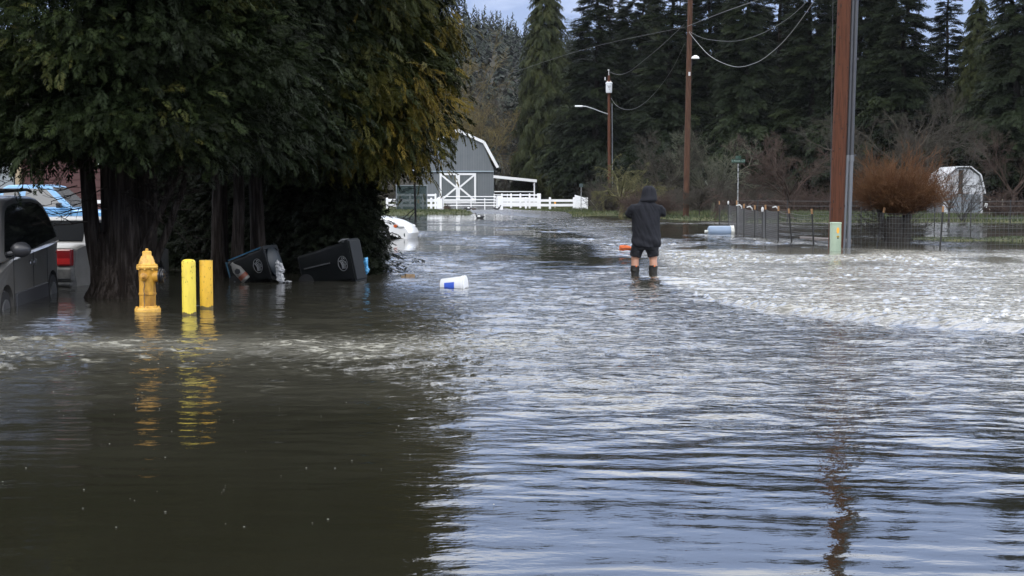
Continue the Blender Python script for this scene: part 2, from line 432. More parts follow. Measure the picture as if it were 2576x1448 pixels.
# crest line of the standing wave where the current drops over the buried kerb, in metres
JX = np.array([2.40, 2.45, 2.55, 2.72, 3.15, 3.75, 4.55, 5.45, 8.0, 14]); JY = np.array([26.5, 24.5, 21.5, 19.0, 17.3, 16.4, 15.6, 14.9, 14.0, 13.5])
def water_mesh():
    rows = np.concatenate([np.linspace(-25, 1.5, 8), np.linspace(2.0, 4.3, 60), np.geomspace(4.32, 190, 1180)])
    u = np.concatenate([np.linspace(-1.25, -0.42, 40), np.linspace(-0.415, 0.415, 780), np.linspace(0.42, 1.25, 40)])
    Y, UU = np.meshgrid(rows, u, indexing='ij')
    X = UU * np.maximum(Y, 26.0 - 0 * Y) if False else UU * np.where(Y < 2.0, 2.0 + (2.0 - Y) * 1.0, Y)
    px, py = pic(X, Y)
    wx = (fnoise(X * 0.35, Y * 0.35, 3) - 0.5) * 3.0; wy = (fnoise(X * 0.3 + 9, Y * 0.3, 4) - 0.5) * 2.2
    A = table(AT, px + wx * 40, py)
    gust = 0.35 + 1.3 * smooth(0.3, 0.7, fnoise(X * 0.55 + wx * 0.3, Y * np.where(Y > 28, 0.28, 0.8), 21, 3))
    far = smooth(24, 34, Y)
    A = A * (1 - far + far * gust ** 1.6) * (0.75 + 0.5 * fnoise(X * 0.9, Y * 1.6, 31))
    # the current keeps to a curved lane over the sunken road; still water lies left of it
    lc = np.interp(py, [540, 555, 575, 595, 612, 630], [1370, 1430, 1490, 1548, 1590, 1620]); lw = np.interp(py, [540, 575, 612], [150, 105, 55])
    lane_in = np.exp(-((px - lc) / lw) ** 4) * smooth(538, 550, py) * (1 - smooth(608, 622, py))
    still = np.exp(-((px - lc + 2.3 * lw + 60) / (1.5 * lw)) ** 4) * smooth(560, 590, py) * (1 - smooth(650, 675, py))
    A = np.maximum(A * (1 - 0.7 * still), 0.13 * lane_in)
    # height
    c, s = math.cos(0.12), math.sin(0.12)
    h1 = samp(T1, 11.0, X * c + Y * s + wx * 0.5, Y * c - X * s + wy * 0.5)
    h1 = h1 - 0.25 * np.abs(h1)
    h2 = samp(T2, 4.3, X * c - Y * s + wx * 0.2, Y * c + X * s + wy * 0.25)
    h3 = samp(T3, 6.1, X * 0.55 + wx * 0.1, Y + 0.05 * X + wy * 0.12)
    near = 1 - smooth(7.0, 11.5, Y)
    st = 0.3 + 1.2 * fnoise(X * 0.5, Y * 1.4, 77)
    jx0 = Y - np.interp(X, JX, JY)
    A = A * (1 - 0.65 * np.exp(-((jx0 + 0.55) / 0.5) ** 2) * smooth(2.9, 3.8, X))
    A = A * (1 + 0.5 * np.exp(-((jx0 - 1.6) / 1.0) ** 2) * smooth(2.9, 3.8, X))
    mz = smooth(1560, 1720, px) * smooth(605, 640, py) * (1 - smooth(800, 860, py)); mz = np.maximum(mz, 0.45 * smooth(1000, 1150, px) * smooth(640, 700, py) * (1 - smooth(900, 1000, py)))
    h4 = samp(T4, 4.1, X + wx * 0.2, Y * 1.0 + wy * 0.2 + 0.3 * X)
    H = A * (h1 * (0.55 - 0.25 * mz) + h2 * (1 - near * .6) * (1 - mz) + h4 * mz * 0.85) + near * h3 * (0.011 + A * 0.6) * st
    H = H * (1 - smooth(60, 120, Y) * 0.6)
    # standing wave (hydraulic jump) with its trailing swell
    jx = np.interp(Y, JY[::-1], JX[::-1]); 
    slopey = np.interp(X, JX, JY)
    d = Y - slopey                                   # >0 upstream
    d = d + (fnoise(X * 1.2, Y * 0.4, 61) - 0.5) * 0.8
    amp = smooth(2.4, 3.2, X)
    w = 0.25 + 0.11 * np.clip(X - 2.4, 0, 4)
    H += amp * (0.06 * np.exp(-((d - 0.35) / w) ** 2) + 0.02 * np.exp(-((d - 1.5) / 0.5) ** 2) - 0.02 * np.exp(-((d + 0.35) / 0.35) ** 2))
    obl = samp(T3, 6.1, (X * 0.8 + Y * 0.6) * 0.6, Y * 0.8 - X * 0.75) * np.exp(-((d + 0.1) / 0.55) ** 2) * amp
    H += 0.15 * obl
    # wake behind the two legs
    for lx in (2.19, 2.495):
        qx = X - lx; qy = 25.1 - Y
        rr = np.hypot(qx - 0.25 * np.maximum(qy, 0), qy)
        H += 0.02 * np.cos(rr * 13) * np.exp(-rr * 0.5) * smooth(-0.1, 0.2, qy) * smooth(0.05, 0.2, rr)
    # turbulent bar on the left
    bar = np.exp(-((Y - 13.6 - 0.25 * np.sin(X * 1.1) - 0.12 * X) / 0.9) ** 2) * (1 - smooth(-0.8, 1.6, X))
    b2 = samp(T2, 4.3, X * 0.6 + 1.3, Y * 0.8 + X * 0.15)
    H += bar * (0.10 * b2 + 0.03 * samp(T1, 11, X + 3, Y))
    # current cut in front of the person, and behind
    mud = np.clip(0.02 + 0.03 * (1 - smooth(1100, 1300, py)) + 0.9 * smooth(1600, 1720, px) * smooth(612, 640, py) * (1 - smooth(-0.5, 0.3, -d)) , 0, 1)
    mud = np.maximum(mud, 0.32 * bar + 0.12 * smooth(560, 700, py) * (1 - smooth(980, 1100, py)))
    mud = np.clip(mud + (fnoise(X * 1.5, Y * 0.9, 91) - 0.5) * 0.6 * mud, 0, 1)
    fo = fnoise(X * 2.2, Y * 3.5, 41, 4); fo2 = fnoise(X * 7, Y * 9, 43, 3)
    crest = np.clip((b2 * 0.5 + 0.5), 0, 1)
    bar_w = np.exp(-((Y - 12.9 - 0.25 * np.sin(X * 1.1) - 0.12 * X) / 1.7) ** 2) * (1 - smooth(-0.8, 1.6, X))
    foam = np.clip(0.8 * bar * smooth(0.48, 0.62, fo) * smooth(0.42, 0.58, fo2) + 0.8 * bar_w * smooth(0.55, 0.66, fo) * smooth(0.5, 0.6, fo2), 0, 1)
    jump = amp * np.exp(-((d - 0.9 - 0.25 * (X - 3)) / (0.25 + 0.12 * np.clip(X - 2.6, 0, 4))) ** 2)
    foam = foam + jump * smooth(0.45, 0.65, fo) * smooth(0.45, 0.6, fo2) * 0.7 * smooth(3.2, 4.4, X)
    lane = np.exp(-((Y - (47.5 + (px - 1900) * -0.035)) / 1.3) ** 2) * smooth(1850, 1900, px) * (1 - smooth(2080, 2130, px))
    foam = np.clip(foam + lane * smooth(0.4, 0.6, fo2) * 0.8, 0, 1)
    rough = A + bar * 0.12 + amp * np.exp(-((d - 1.2) / 1.5) ** 2) * 0.05 + lane * 0.1
    V = np.stack([X, Y, H], -1).reshape(-1, 3); a, b = X.shape
    i = np.arange(a * b).reshape(a, b)
    F = np.stack([i[:-1, :-1], i[:-1, 1:], i[1:, 1:], i[1:, :-1]], -1).reshape(-1, 4)
    m = bpy.data.materials.new('flood_water'); m.use_nodes = True
    t = m.node_tree; L = t.links; p = t.nodes['Principled BSDF']
    p.inputs['IOR'].default_value = 1.45
    def at(n): return N(t, 'ShaderNodeAttribute', attribute_name=n).outputs['Fac']
    tc = N(t, 'ShaderNodeTexCoord')
    def noise(scale, stretch, det=4):
        mp = N(t, 'ShaderNodeMapping'); mp.inputs['Scale'].default_value = stretch; mp.inputs['Rotation'].default_value = (0, 0, 0.1)
        L.new(tc.outputs['Object'], mp.inputs[0])
        nz = N(t, 'ShaderNodeTexNoise'); nz.inputs['Scale'].default_value = scale; nz.inputs['Detail'].default_value = det
        L.new(mp.outputs[0], nz.inputs['Vector']); return nz.outputs[0]
    mr, mm, mf = at('rough'), at('mud'), at('foam')
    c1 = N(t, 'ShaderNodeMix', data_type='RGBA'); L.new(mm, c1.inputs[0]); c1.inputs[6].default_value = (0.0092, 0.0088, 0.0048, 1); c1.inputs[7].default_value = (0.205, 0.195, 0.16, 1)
    fn_ = N(t, 'ShaderNodeMath', operation='MULTIPLY'); fn_.use_clamp = True
    fr = N(t, 'ShaderNodeMapRange'); fr.inputs[1].default_value = 0.42; fr.inputs[2].default_value = 0.6; L.new(noise(16, (0.6, 1, 1)), fr.inputs[0])
    L.new(mf, fn_.inputs[0]); L.new(fr.outputs[0], fn_.inputs[1])
    c2 = N(t, 'ShaderNodeMix', data_type='RGBA'); L.new(fn_.outputs[0], c2.inputs[0]); L.new(c1.outputs[2], c2.inputs[6]); c2.inputs[7].default_value = (0.27, 0.26, 0.215, 1)
    L.new(c2.outputs[2], p.inputs['Base Color'])
    rg = N(t, 'ShaderNodeMapRange'); rg.inputs[3].default_value = 0.03; rg.inputs[4].default_value = 0.55; L.new(fn_.outputs[0], rg.inputs[0]); L.new(rg.outputs[0], p.inputs['Roughness'])
    prev = None
    for sc, st_, k in ((5.0, (0.5, 1, 1), 0.28), (15.0, (0.55, 1, 1), 0.12), (45.0, (0.6, 1, 1), 0.03)):
        bp = N(t, 'ShaderNodeBump'); bp.inputs['Strength'].default_value = 1.0
        ml = N(t, 'ShaderNodeMath', operation='MULTIPLY'); ml.inputs[1].default_value = k; L.new(mr, ml.inputs[0])
        L.new(ml.outputs[0], bp.inputs['Distance']); L.new(noise(sc, st_, 3), bp.inputs['Height'])
        if prev: L.new(prev, bp.inputs['Normal'])
        prev = bp.outputs[0]
    L.new(prev, p.inputs['Normal'])
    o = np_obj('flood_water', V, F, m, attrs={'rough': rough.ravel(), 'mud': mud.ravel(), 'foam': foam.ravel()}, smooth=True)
    tag(o, kind='structure')
water_mesh()
# ================================================================ vegetation
def frond(nb=12, side=3, droop=0.25, width=0.05, seed=0, ang=0.9, blen=0.42):
    """one flat evergreen spray of unit length along +x as loose kite-shaped leaf faces"""
    g = np.random.default_rng(seed); V = []; 
    def kite(p, d, l, w, nz):
        d = d / np.linalg.norm(d); s = np.cross(nz, d); s /= np.linalg.norm(s)
        V.extend([p, p + d * l * 0.45 + s * w, p + d * l, p + d * l * 0.45 - s * w])
    def ax(t): return np.array([t, 0.04 * math.sin(3 * t + seed), -droop * t * t])
    nz = np.array([0, 0, 1.0])
    for i in range(nb):
        t = 0.06 + 0.92 * i / nb
        p = ax(t); tg = ax(t + .02) - ax(t - .02)
        for sgn in (-1, 1):
            if g.random() < 0.08: continue
            d = tg / np.linalg.norm(tg) * math.cos(ang) + np.array([0, sgn * math.sin(ang), -0.12 - 0.2 * g.random()])
            L = blen * (1 - t) ** 0.6 * g.uniform(0.7, 1.15) + 0.08
            n2 = nz + g.normal(size=3) * 0.35
            kite(p, d, L, width * 0.6, n2)
            for j in range(side):
                q = p + d * L * (0.25 + 0.6 * j / max(side, 1)); dd = d + np.array([0.6, -sgn * 0.35 * (1 if j % 2 else -0.6), -0.15]) + g.normal(size=3) * 0.12
                kite(q, dd, L * 0.42 * (1 - 0.4 * j / max(side, 1)), width * 0.5, nz + g.normal(size=3) * 0.5)
    kite(ax(0.7), ax(1) - ax(0.7), 0.36, width * 0.8, nz)
    V = np.array(V); F = np.arange(len(V)).reshape(-1, 4)
    return V, F
def place_fronds(tmpls, P, D, S, roll, v, g):
    """P positions, D directions, S sizes; returns V, F, attribute"""
    Vs = []; Fs = []; As = []; b = 0
    which = g.integers(0, len(tmpls), len(P))
    up = np.array([0, 0, 1.0])
    for k, (TV, TF) in enumerate(tmpls):
        m = which == k
        if not m.any(): continue
        x = unit(D[m]); y = unit(np.cross(up + g.normal(size=x.shape) * roll, x)); z = np.cross(x, y)
        Mx = np.stack([x, y, z], -1) * S[m][:, None, None]
        V = np.einsum('kij,nj->kni', Mx, TV) + P[m][:, None, :]
        n = len(TV); kk = m.sum()
        F = TF[None] + (np.arange(kk) * n)[:, None, None] + b
        Vs.append(V.reshape(-1, 3)); Fs.append(F.reshape(-1, 4)); b += kk * n
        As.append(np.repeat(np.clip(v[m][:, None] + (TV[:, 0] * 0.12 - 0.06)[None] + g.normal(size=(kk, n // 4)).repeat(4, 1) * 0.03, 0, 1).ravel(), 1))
    return np.concatenate(Vs), np.concatenate(Fs), np.concatenate(As)
CED = [frond(8, 2, 0.35, 0.055, s, 0.75) for s in range(6)]
CEDL = [frond(8, 2, 0.6, 0.045, 40 + s, 0.5, 0.34) for s in range(4)]
FIR = [frond(9, 2, 0.22 + 0.1 * s, 0.05, 20 + s, 1.0, 0.36) for s in range(4)]
def leafmat(name, stops, rough=0.6):
    return mat(name, stops[0][1], rough, attr='v', stops=stops, spec=0.12)
M_cedar_g = leafmat('cedar_green_leaves', [(0, (0.004, 0.006, 0.002)), (0.45, (0.009, 0.016, 0.004)), (0.8, (0.024, 0.034, 0.009)), (1, (0.050, 0.048, 0.010))])
M_cedar_y = leafmat('cedar_yellowing_leaves', [(0, (0.005, 0.009, 0.002)), (0.4, (0.019, 0.025, 0.004)), (0.75, (0.050, 0.047, 0.006)), (1, (0.12, 0.085, 0.010))])
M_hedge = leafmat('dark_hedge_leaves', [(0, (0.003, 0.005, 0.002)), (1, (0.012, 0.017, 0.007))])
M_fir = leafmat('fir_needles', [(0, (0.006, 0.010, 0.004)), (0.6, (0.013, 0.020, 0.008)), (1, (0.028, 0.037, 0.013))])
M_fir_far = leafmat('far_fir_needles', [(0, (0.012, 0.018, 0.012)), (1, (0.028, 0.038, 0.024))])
M_bark = mat('cedar_bark', (0.016, 0.012, 0.010), 0.95, col2=(0.065, 0.055, 0.048), nscale=22, stretch=(1, 1, 0.08), bump=0.08, bscale=30, spec=.1, nlow=.45, nhigh=.7)
M_twig = mat('bare_twig_bark', (0.035, 0.030, 0.025), 0.9, col2=(0.065, 0.058, 0.045), nscale=0.7, spec=0.2)
M_twig_moss = mat('mossy_twig_bark', (0.05, 0.05, 0.02), 0.9, col2=(0.12, 0.11, 0.05), nscale=1.2, spec=0.2)
M_twig_red = mat('red_brown_twig_bark', (0.045, 0.032, 0.027), 0.9, col2=(0.075, 0.052, 0.042), nscale=1.0, spec=0.2)
M_twig_orange = mat('orange_willow_bark', (0.085, 0.035, 0.013), 0.8, col2=(0.13, 0.062, 0.024), nscale=1.5, spec=0.3)
M_twig_gold = mat('golden_lichen_bark', (0.10, 0.075, 0.04), 0.9, col2=(0.17, 0.14, 0.05), nscale=1.0, spec=0.2)
M_stem = mat('dark_stump_bark', (0.02, 0.017, 0.014), 0.9, col2=(0.04, 0.035, 0.028), nscale=8, bump=0.02)
def crown(name, parent, center, radii_of_z, z0, z1, n_clump, per, size, tm, m, seed, front=0.75, vb=0.45, vfun=None, droop=0.45, clump_r=0.42, lower_fill=True):
    g = np.random.default_rng(seed)
    z = g.uniform(z0, z1, n_clump); a = g.uniform(0, 2 * np.pi, n_clump)
    # more clumps on the side that faces the road
    keep = (np.sin(a) < 0.25) | (g.random(n_clump) > front); z = z[keep]; a = a[keep]
    rr = np.interp(z, *radii_of_z) * (0.74 + 0.32 * g.random(len(z)))
    C = np.stack([rr * np.cos(a), rr * np.sin(a), z], -1)
    out = unit(np.stack([np.cos(a), np.sin(a), np.zeros(len(a))], -1))
    vb_ = vb + g.normal(size=len(z)) * 0.24
    n = len(C) * per; idx = np.repeat(np.arange(len(C)), per)
    off = g.normal(size=(n, 3)) * clump_r * np.array([1, 1, 0.75]) * g.uniform(0.6, 1.2, len(C))[idx][:, None]
    P = C[idx] + off - out[idx] * 0.25
    D = unit(out[idx] * 0.8 + off * 0.9 + g.normal(size=(n, 3)) * 0.35 + np.array([0, 0, -droop]))
    S = size * g.uniform(0.6, 1.25, n)
    v = np.clip(vb_[idx] + g.normal(size=n) * 0.07, 0, 1)
    if vfun is not None: v = np.clip(v + vfun(P), 0, 1)
    # inner dark mass
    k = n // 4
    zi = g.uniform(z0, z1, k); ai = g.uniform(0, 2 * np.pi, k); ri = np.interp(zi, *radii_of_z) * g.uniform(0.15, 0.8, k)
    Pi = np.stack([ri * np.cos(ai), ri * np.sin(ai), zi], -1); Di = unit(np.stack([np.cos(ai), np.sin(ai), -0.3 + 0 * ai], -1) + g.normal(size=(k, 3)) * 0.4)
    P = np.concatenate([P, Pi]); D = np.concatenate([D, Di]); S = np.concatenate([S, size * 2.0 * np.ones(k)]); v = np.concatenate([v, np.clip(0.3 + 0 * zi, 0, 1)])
    V, F, A = place_fronds(tm, P, D, S, 0.5, v, g)
    return np_obj(name, V, F, m, parent, {'v': A})
def trunks(parent, specs, name='trunk', m=None, sides=10, seed=0, flute=0.12):
    g = np.random.default_rng(seed); ps = []
    for (x, y, z, tx, ty, tz, r0, r1) in specs:
        P, Rr = grow(np.array([[x, y, z]]), unit(np.array([[tx - x, ty - y, tz - z]])), np.array([math.dist((x, y, z), (tx, ty, tz))]), np.array([r0]), 12, 0.06, 0, 0.008, r1 / r0, g)
        f = np.linspace(0, 1, 12); Rr = Rr * (1 + 0.5 * np.exp(-f * 12))[None]
        V, F = tubes_np(P, Rr, 14)
        an = np.tile(np.arange(14), 12) ; V = V.copy()
        c = np.repeat(P[0], 14, axis=0); V = c + (V - c) * (1 + flute * np.sin(an * 2.7 + np.repeat(np.arange(12), 14) * 0.35 + x * 5))[:, None]
        ps.append((V, F))
    V, F = merge(ps)
    return np_obj(name, V, F, m or M_bark, parent, smooth=True)
def twiggy(name, parent, S, D, L, R0, m, levels=((6, 0.7, 0.5, 0.6), (6, 0.7, 0.5, 0.6)), bend=0.25, grav=0.0, up=0.1, seed=0, n=7, sides=3, wob=0.04, rmin=0.006, split=None):
    """bare woody growth: first level and all later levels in one mesh, or the first level as a part named by split"""
    g = np.random.default_rng(seed)
    P, Rr = grow(S, D, L, R0, n, bend, grav, wob, 0.35, g)
    parts = [tubes_np(P, Rr, 5)]; rest = []
    for (per, spread, lf, rf) in levels:
        s, d, l, r = spawn(P, Rr, per, spread, lf, rf, 0.15, 1.0, up, g)
        P, Rr = grow(s, d, l, np.maximum(r, rmin), 6, bend, grav, wob, 0.4, g)
        rest.append(tubes_np(P, Rr, sides))
    if split:
        V, F = merge(parts); np_obj(split, V, F, m, parent)
        V, F = merge(rest); return np_obj(name, V, F, m, parent)
    V, F = merge(parts + rest)
    return np_obj(name, V, F, m, parent)
# ================================================================ trees in front
def base(px, Y, z=0.0): return (( px - 1288) / FPX * Y, Y, z)
# left multi-stemmed cedar
cA = thing('cedar_tree', 'large green cedar with several fluted trunks standing in the flood behind the yellow hydrant', 'tree', base(300, 19.8))
trunks(cA, [(-0.22, 0, -0.3, -0.75, 0.1, 3.6, 0.13, 0.06), (-0.08, 0.12, -0.3, -0.10, 0.2, 5.5, 0.19, 0.07), (0.12, -0.05, -0.3, 0.02, 0.0, 8.5, 0.22, 0.05),
            (0.30, 0.05, -0.3, 0.45, 0.1, 6.0, 0.17, 0.05), (0.36, -0.1, 0.1, 1.25, -0.2, 2.2, 0.06, 0.03), (0.2, -0.15, 0.35, 1.45, -0.35, 2.6, 0.05, 0.025), (0.34, 0.0, 0.55, 0.8, 0.1, 1.9, 0.035, 0.02)], seed=3)
mb = MB(); mb.eloft([(-0.4, 0, 0, .62, .5), (-0.05, 0, 0, .5, .42), (0.15, 0.03, 0, .40, .34), (0.5, 0.02, 0.02, .33, .27), (0.9, 0.0, 0.03, .30, .2)], 18)
fuse(mb, 'root_flare', M_bark, cA, 0.05, 1, lambda c, n: c + n * ((fnoise(np.arctan2(c[:, 1], c[:, 0]) * 5, c[:, 2] * 0.6, 8) - 0.5) * 0.22)[:, None])
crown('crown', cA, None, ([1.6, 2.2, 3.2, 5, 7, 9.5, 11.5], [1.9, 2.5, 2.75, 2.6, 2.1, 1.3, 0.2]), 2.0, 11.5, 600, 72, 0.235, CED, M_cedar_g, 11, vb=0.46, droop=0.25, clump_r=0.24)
# fine dead twigs low in the crown
g_ = np.random.default_rng(5)
S = np.array([[x, -0.3 + g_.normal() * .3, g_.uniform(1.0, 2.1)] for x in g_.uniform(-0.9, 1.5, 42)]); D = unit(np.stack([np.sign(S[:, 0]) * g_.uniform(.4, 1, 42), g_.normal(size=42) * .5, g_.uniform(-.5, .5, 42)], -1))
twiggy('dead_twigs', cA, S * np.array([0.55, 1, 1]), D, g_.uniform(0.4, 1.0, 42), np.full(42, 0.010), M_bark, ((5, 0.8, 0.5, 0.6),), seed=2)
# middle cedar
cB = thing('cedar_tree', 'dark middle cedar above the yellow bollards, between the green and yellowing cedars', 'tree', base(590, 24.5))
trunks(cB, [(-0.3, 0.2, -0.4, -0.2, 0.2, 9, 0.14, 0.05), (0.05, 0.0, -0.4, 0.1, 0.1, 9, 0.10, 0.05), (0.35, 0.4, -0.4, 0.3, 0.3, 8, 0.12, 0.05)], seed=4)
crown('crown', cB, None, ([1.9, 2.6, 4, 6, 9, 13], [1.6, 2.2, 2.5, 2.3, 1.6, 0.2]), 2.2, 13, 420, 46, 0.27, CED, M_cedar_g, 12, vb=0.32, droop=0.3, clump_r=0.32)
# right yellowing cedar
cC = thing('cedar_tree', 'drooping cedar with yellow and olive sprays overhanging the tipped bins at the road edge', 'tree', base(850, 26.5))
trunks(cC, [(0, 0, -0.4, 0.1, 0, 11, 0.2, 0.05), (-0.5, 0.3, -0.4, -0.6, 0.3, 7, 0.1, 0.05)], seed=6)
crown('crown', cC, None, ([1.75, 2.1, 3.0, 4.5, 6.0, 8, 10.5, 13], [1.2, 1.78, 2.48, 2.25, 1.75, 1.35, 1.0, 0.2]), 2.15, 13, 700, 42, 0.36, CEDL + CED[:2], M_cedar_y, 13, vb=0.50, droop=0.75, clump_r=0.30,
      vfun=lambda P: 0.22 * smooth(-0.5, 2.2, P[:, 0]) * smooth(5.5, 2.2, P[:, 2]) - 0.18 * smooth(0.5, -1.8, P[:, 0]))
# dark hedge shrubs under the crowns
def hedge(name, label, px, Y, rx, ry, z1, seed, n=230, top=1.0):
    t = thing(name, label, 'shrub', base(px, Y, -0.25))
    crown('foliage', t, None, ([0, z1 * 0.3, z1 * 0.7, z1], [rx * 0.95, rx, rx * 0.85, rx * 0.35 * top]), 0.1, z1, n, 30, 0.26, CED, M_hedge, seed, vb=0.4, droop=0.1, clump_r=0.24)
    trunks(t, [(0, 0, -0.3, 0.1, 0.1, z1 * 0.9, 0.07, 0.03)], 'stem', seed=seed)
    return t
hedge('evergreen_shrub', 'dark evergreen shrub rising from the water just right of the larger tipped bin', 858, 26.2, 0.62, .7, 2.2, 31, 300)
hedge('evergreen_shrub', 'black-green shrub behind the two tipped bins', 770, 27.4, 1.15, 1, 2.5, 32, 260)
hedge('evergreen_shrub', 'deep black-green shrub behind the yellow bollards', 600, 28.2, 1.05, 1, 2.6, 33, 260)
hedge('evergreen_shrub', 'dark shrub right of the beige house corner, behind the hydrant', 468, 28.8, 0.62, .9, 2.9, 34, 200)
# ================================================================ conifer wood behind
def fir_mesh(name, parent, H, rad, seed, m=M_fir, nb=360, z0=1.5, tm=FIR, droop=0.3, size=0.78, cedar=False, vb=0.5, reps=1):
    g = np.random.default_rng(seed)
    f = g.random(nb) ** 0.8; z = z0 + (H - z0) * (0.02 + 0.98 * f) ; f = (z - z0) / (H - z0)
    a = g.uniform(0, 2 * np.pi, nb)
    L = rad * (1 - f) ** (0.75 if not cedar else 0.6) * g.uniform(0.65, 1.15, nb) + 0.35
    if not cedar: L *= 0.75 + 0.25 * np.sin(np.clip(f * 9, 0, 3.1))
    # every branch: spray near the trunk and sprays to its end
    Ps = []; Ds = []; Ss = []; vs = []
    tone = vb + g.normal(size=nb) * 0.18
    for k, (t0, s) in enumerate(((0.05, 0.75), (0.25, .65), (0.45, 0.6), (0.62, 0.5), (.8, .4)) * reps):
        for side in (-1, 0, 1):
            aa = a + side * 0.35 * (k > 0) + g.normal(size=nb) * 0.1
            if side and k == 0: continue
            el = 0.12 - droop * (0.6 + t0) + 0.5 * f + g.normal(size=nb) * 0.12
            D = np.stack([np.cos(aa) * np.cos(el), np.sin(aa) * np.cos(el), np.sin(el)], -1)
            Ps.append(np.stack([np.cos(a) * L * t0, np.sin(a) * L * t0, z - droop * L * t0 * t0 * 0.7 + 0.1 * L * t0], -1)); Ds.append(D); Ss.append(L * s * size * g.uniform(0.8, 1.2, nb)); vs.append(np.clip(tone + g.normal(size=nb) * 0.08, 0, 1))
    V, F, A = place_fronds(tm, np.concatenate(Ps), np.concatenate(Ds), np.concatenate(Ss), 0.35, np.concatenate(vs), g)
    np_obj('crown', V, F, m, parent, {'v': A})
    trunks(parent, [(0, 0, -0.5, 0.1, 0.1, H * 0.98, 0.012 * H + 0.05, 0.03)], seed=seed)
WG = 'conifers of the wood behind the flooded field'
def fproto(H, rad, seed, **k):
    t = thing('fir_tree', '', 'tree', (0, 0, 0), group=WG); fir_mesh('fir', t, H, rad, seed, **k); return t
p1 = fproto(31, 6.0, 101, nb=560)
p2 = fproto(29, 6.6, 102, nb=520, droop=0.45)
p3 = fproto(31.5, 5.4, 103, nb=440, droop=0.25)
p4 = thing('western_cedar', '', 'tree', (0, 0, 0), group=WG); fir_mesh('c', p4, 27, 4.7, 104, nb=760, z0=0.6, tm=CEDL, size=0.62, reps=2, droop=0.8, cedar=True, vb=0.55, m=leafmat('woodland_cedar_leaves', [(0, (0.014, 0.022, 0.008)), (0.6, (0.034, 0.042, 0.015)), (1, (0.06, 0.065, 0.022))]))
firs = [
 (p4, 1372, 184, 1.16, 'broad drooping olive cedar right of the barn roof, nearest the barn'),
 (p1, 1492, 160, 1.02, 'dark fir directly left of the pole with the transformer'),
 (p2, 1590, 166, 1.03, 'fir just right of the transformer pole, behind the bare apple tree'),
 (p3, 1672, 148, 1.02, 'slender fir immediately left of the tall wooden lamp pole'),
 (p1, 1778, 150, 0.99, 'tall fir behind the drooping bright cable, right of the lamp pole'),
 (p2, 1868, 140, 0.95, 'wide bushy fir above the green street name sign'),
 (p3, 1952, 152, 1.04, 'narrow fir two trees left of the big utility pole, sky gaps around its top'),
 (p1, 2040, 138, 0.97, 'dense fir just left of the big brown utility pole'),
 (p2, 2155, 132, 0.98, 'broad fir just right of the grey conduits'),
 (p1, 2262, 128, 0.90, 'thick fir behind the orange willow shrub'),
 (p3, 2372, 136, 0.80, 'shorter open-topped fir behind the white gambrel shed'),
 (p2, 2555, 118, 0.98, 'large fir at the right edge of the view, right of the white shed'),
 (p1, 2700, 122, 1.02, 'fir at the far right, partly out of view'),
 (p4, 2450, 128, 0.72, 'low cedar between the shed fir and the right-edge fir'),
 (p2, 1735, 186, 1.02, 'background fir seen between the lamp pole and its neighbours'),
 (p3, 1545, 190, 1.0, 'background fir peeping between the two firs beside the transformer'),
 (p2, 1990, 180, 1.05, 'background fir filling the gap left of the utility pole'),
 (p4, 2215, 165, 1.0, 'background cedar behind the two firs right of the conduits'),
 (p4, 1835, 176, 1.0, 'background cedar behind the fir above the street sign'),
 (p4, 1640, 172, 0.95, 'background cedar hidden mostly behind the slender fir'),
 (p4, 2090, 160, 0.9, 'background cedar standing behind the big utility pole'),
]
used = set()
for i, (pr, px, Y, sc, lab) in enumerate(firs):
    pos = base(px, Y, 0.3 if Y > 120 else 0.1); rz = (i * 2.4) % 6.28
    if id(pr) in used: dup(pr, pos, rz, sc, lab)
    else:
        used.add(id(pr)); pr.location = pos; pr.rotation_euler = (0, 0, rz); pr.scale = (sc,) * 3; pr['label'] = lab
# big trees also stand left of the camera line so the near water mirrors foliage there
# ---- hill with far wood
def hill_h(X, Y):
    r = 70 * np.exp(-(((X + 110) / 190) ** 2)) * smooth(320, 600, Y) + 10 * smooth(300, 500, Y)
    return r + (fnoise(X * 0.02, Y * 0.02, 55) - 0.5) * 6 * smooth(330, 500, Y) - 2
M_hill = mat('hill_soil', (0.03, 0.035, 0.02), 0.95, col2=(0.045, 0.04, 0.03), nscale=0.05)
tag(grid_obj('hill', np.linspace(-420, 460, 80), np.linspace(300, 900, 50), hill_h, M_hill), kind='structure')
def far_wood():
    g = np.random.default_rng(9); n = 3600
    X = g.uniform(-330, 180, n); Y = g.uniform(370, 700, n); px = 1288 + FPX * X / Y
    k = (px > 760) & (px < 2200); X = X[k]; Y = Y[k]; n = len(X)
    Z = hill_h(X, Y); H = g.uniform(10, 19, n)
    nb = 46
    f = np.tile((np.arange(nb) + 0.5) / nb, n); idx = np.repeat(np.arange(n), nb); a = g.uniform(0, 6.283, n * nb)
    L = H[idx] * 0.2 * (1 - f) ** 0.8 * g.uniform(0.7, 1.2, n * nb) + 0.3
    z = Z[idx] + H[idx] * (0.08 + 0.92 * f)
    d = np.stack([np.cos(a), np.sin(a), -0.35 + 0 * a], -1); s = np.stack([-np.sin(a), np.cos(a), 0 * a], -1); c = np.stack([X[idx], Y[idx], z], -1); w = L[:, None] * 0.35
    V = np.stack([c + [0, 0, .5], c + d * L[:, None] * 0.5 + s * w, c + d * L[:, None] * 1.1, c + d * L[:, None] * 0.5 - s * w], 1).reshape(-1, 3)
    F = np.arange(len(V)).reshape(-1, 4); A = np.repeat(np.clip(0.4 + g.normal(size=n) * 0.25, 0, 1)[idx], 4)
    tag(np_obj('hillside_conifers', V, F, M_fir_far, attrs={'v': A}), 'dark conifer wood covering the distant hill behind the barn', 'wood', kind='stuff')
far_wood()
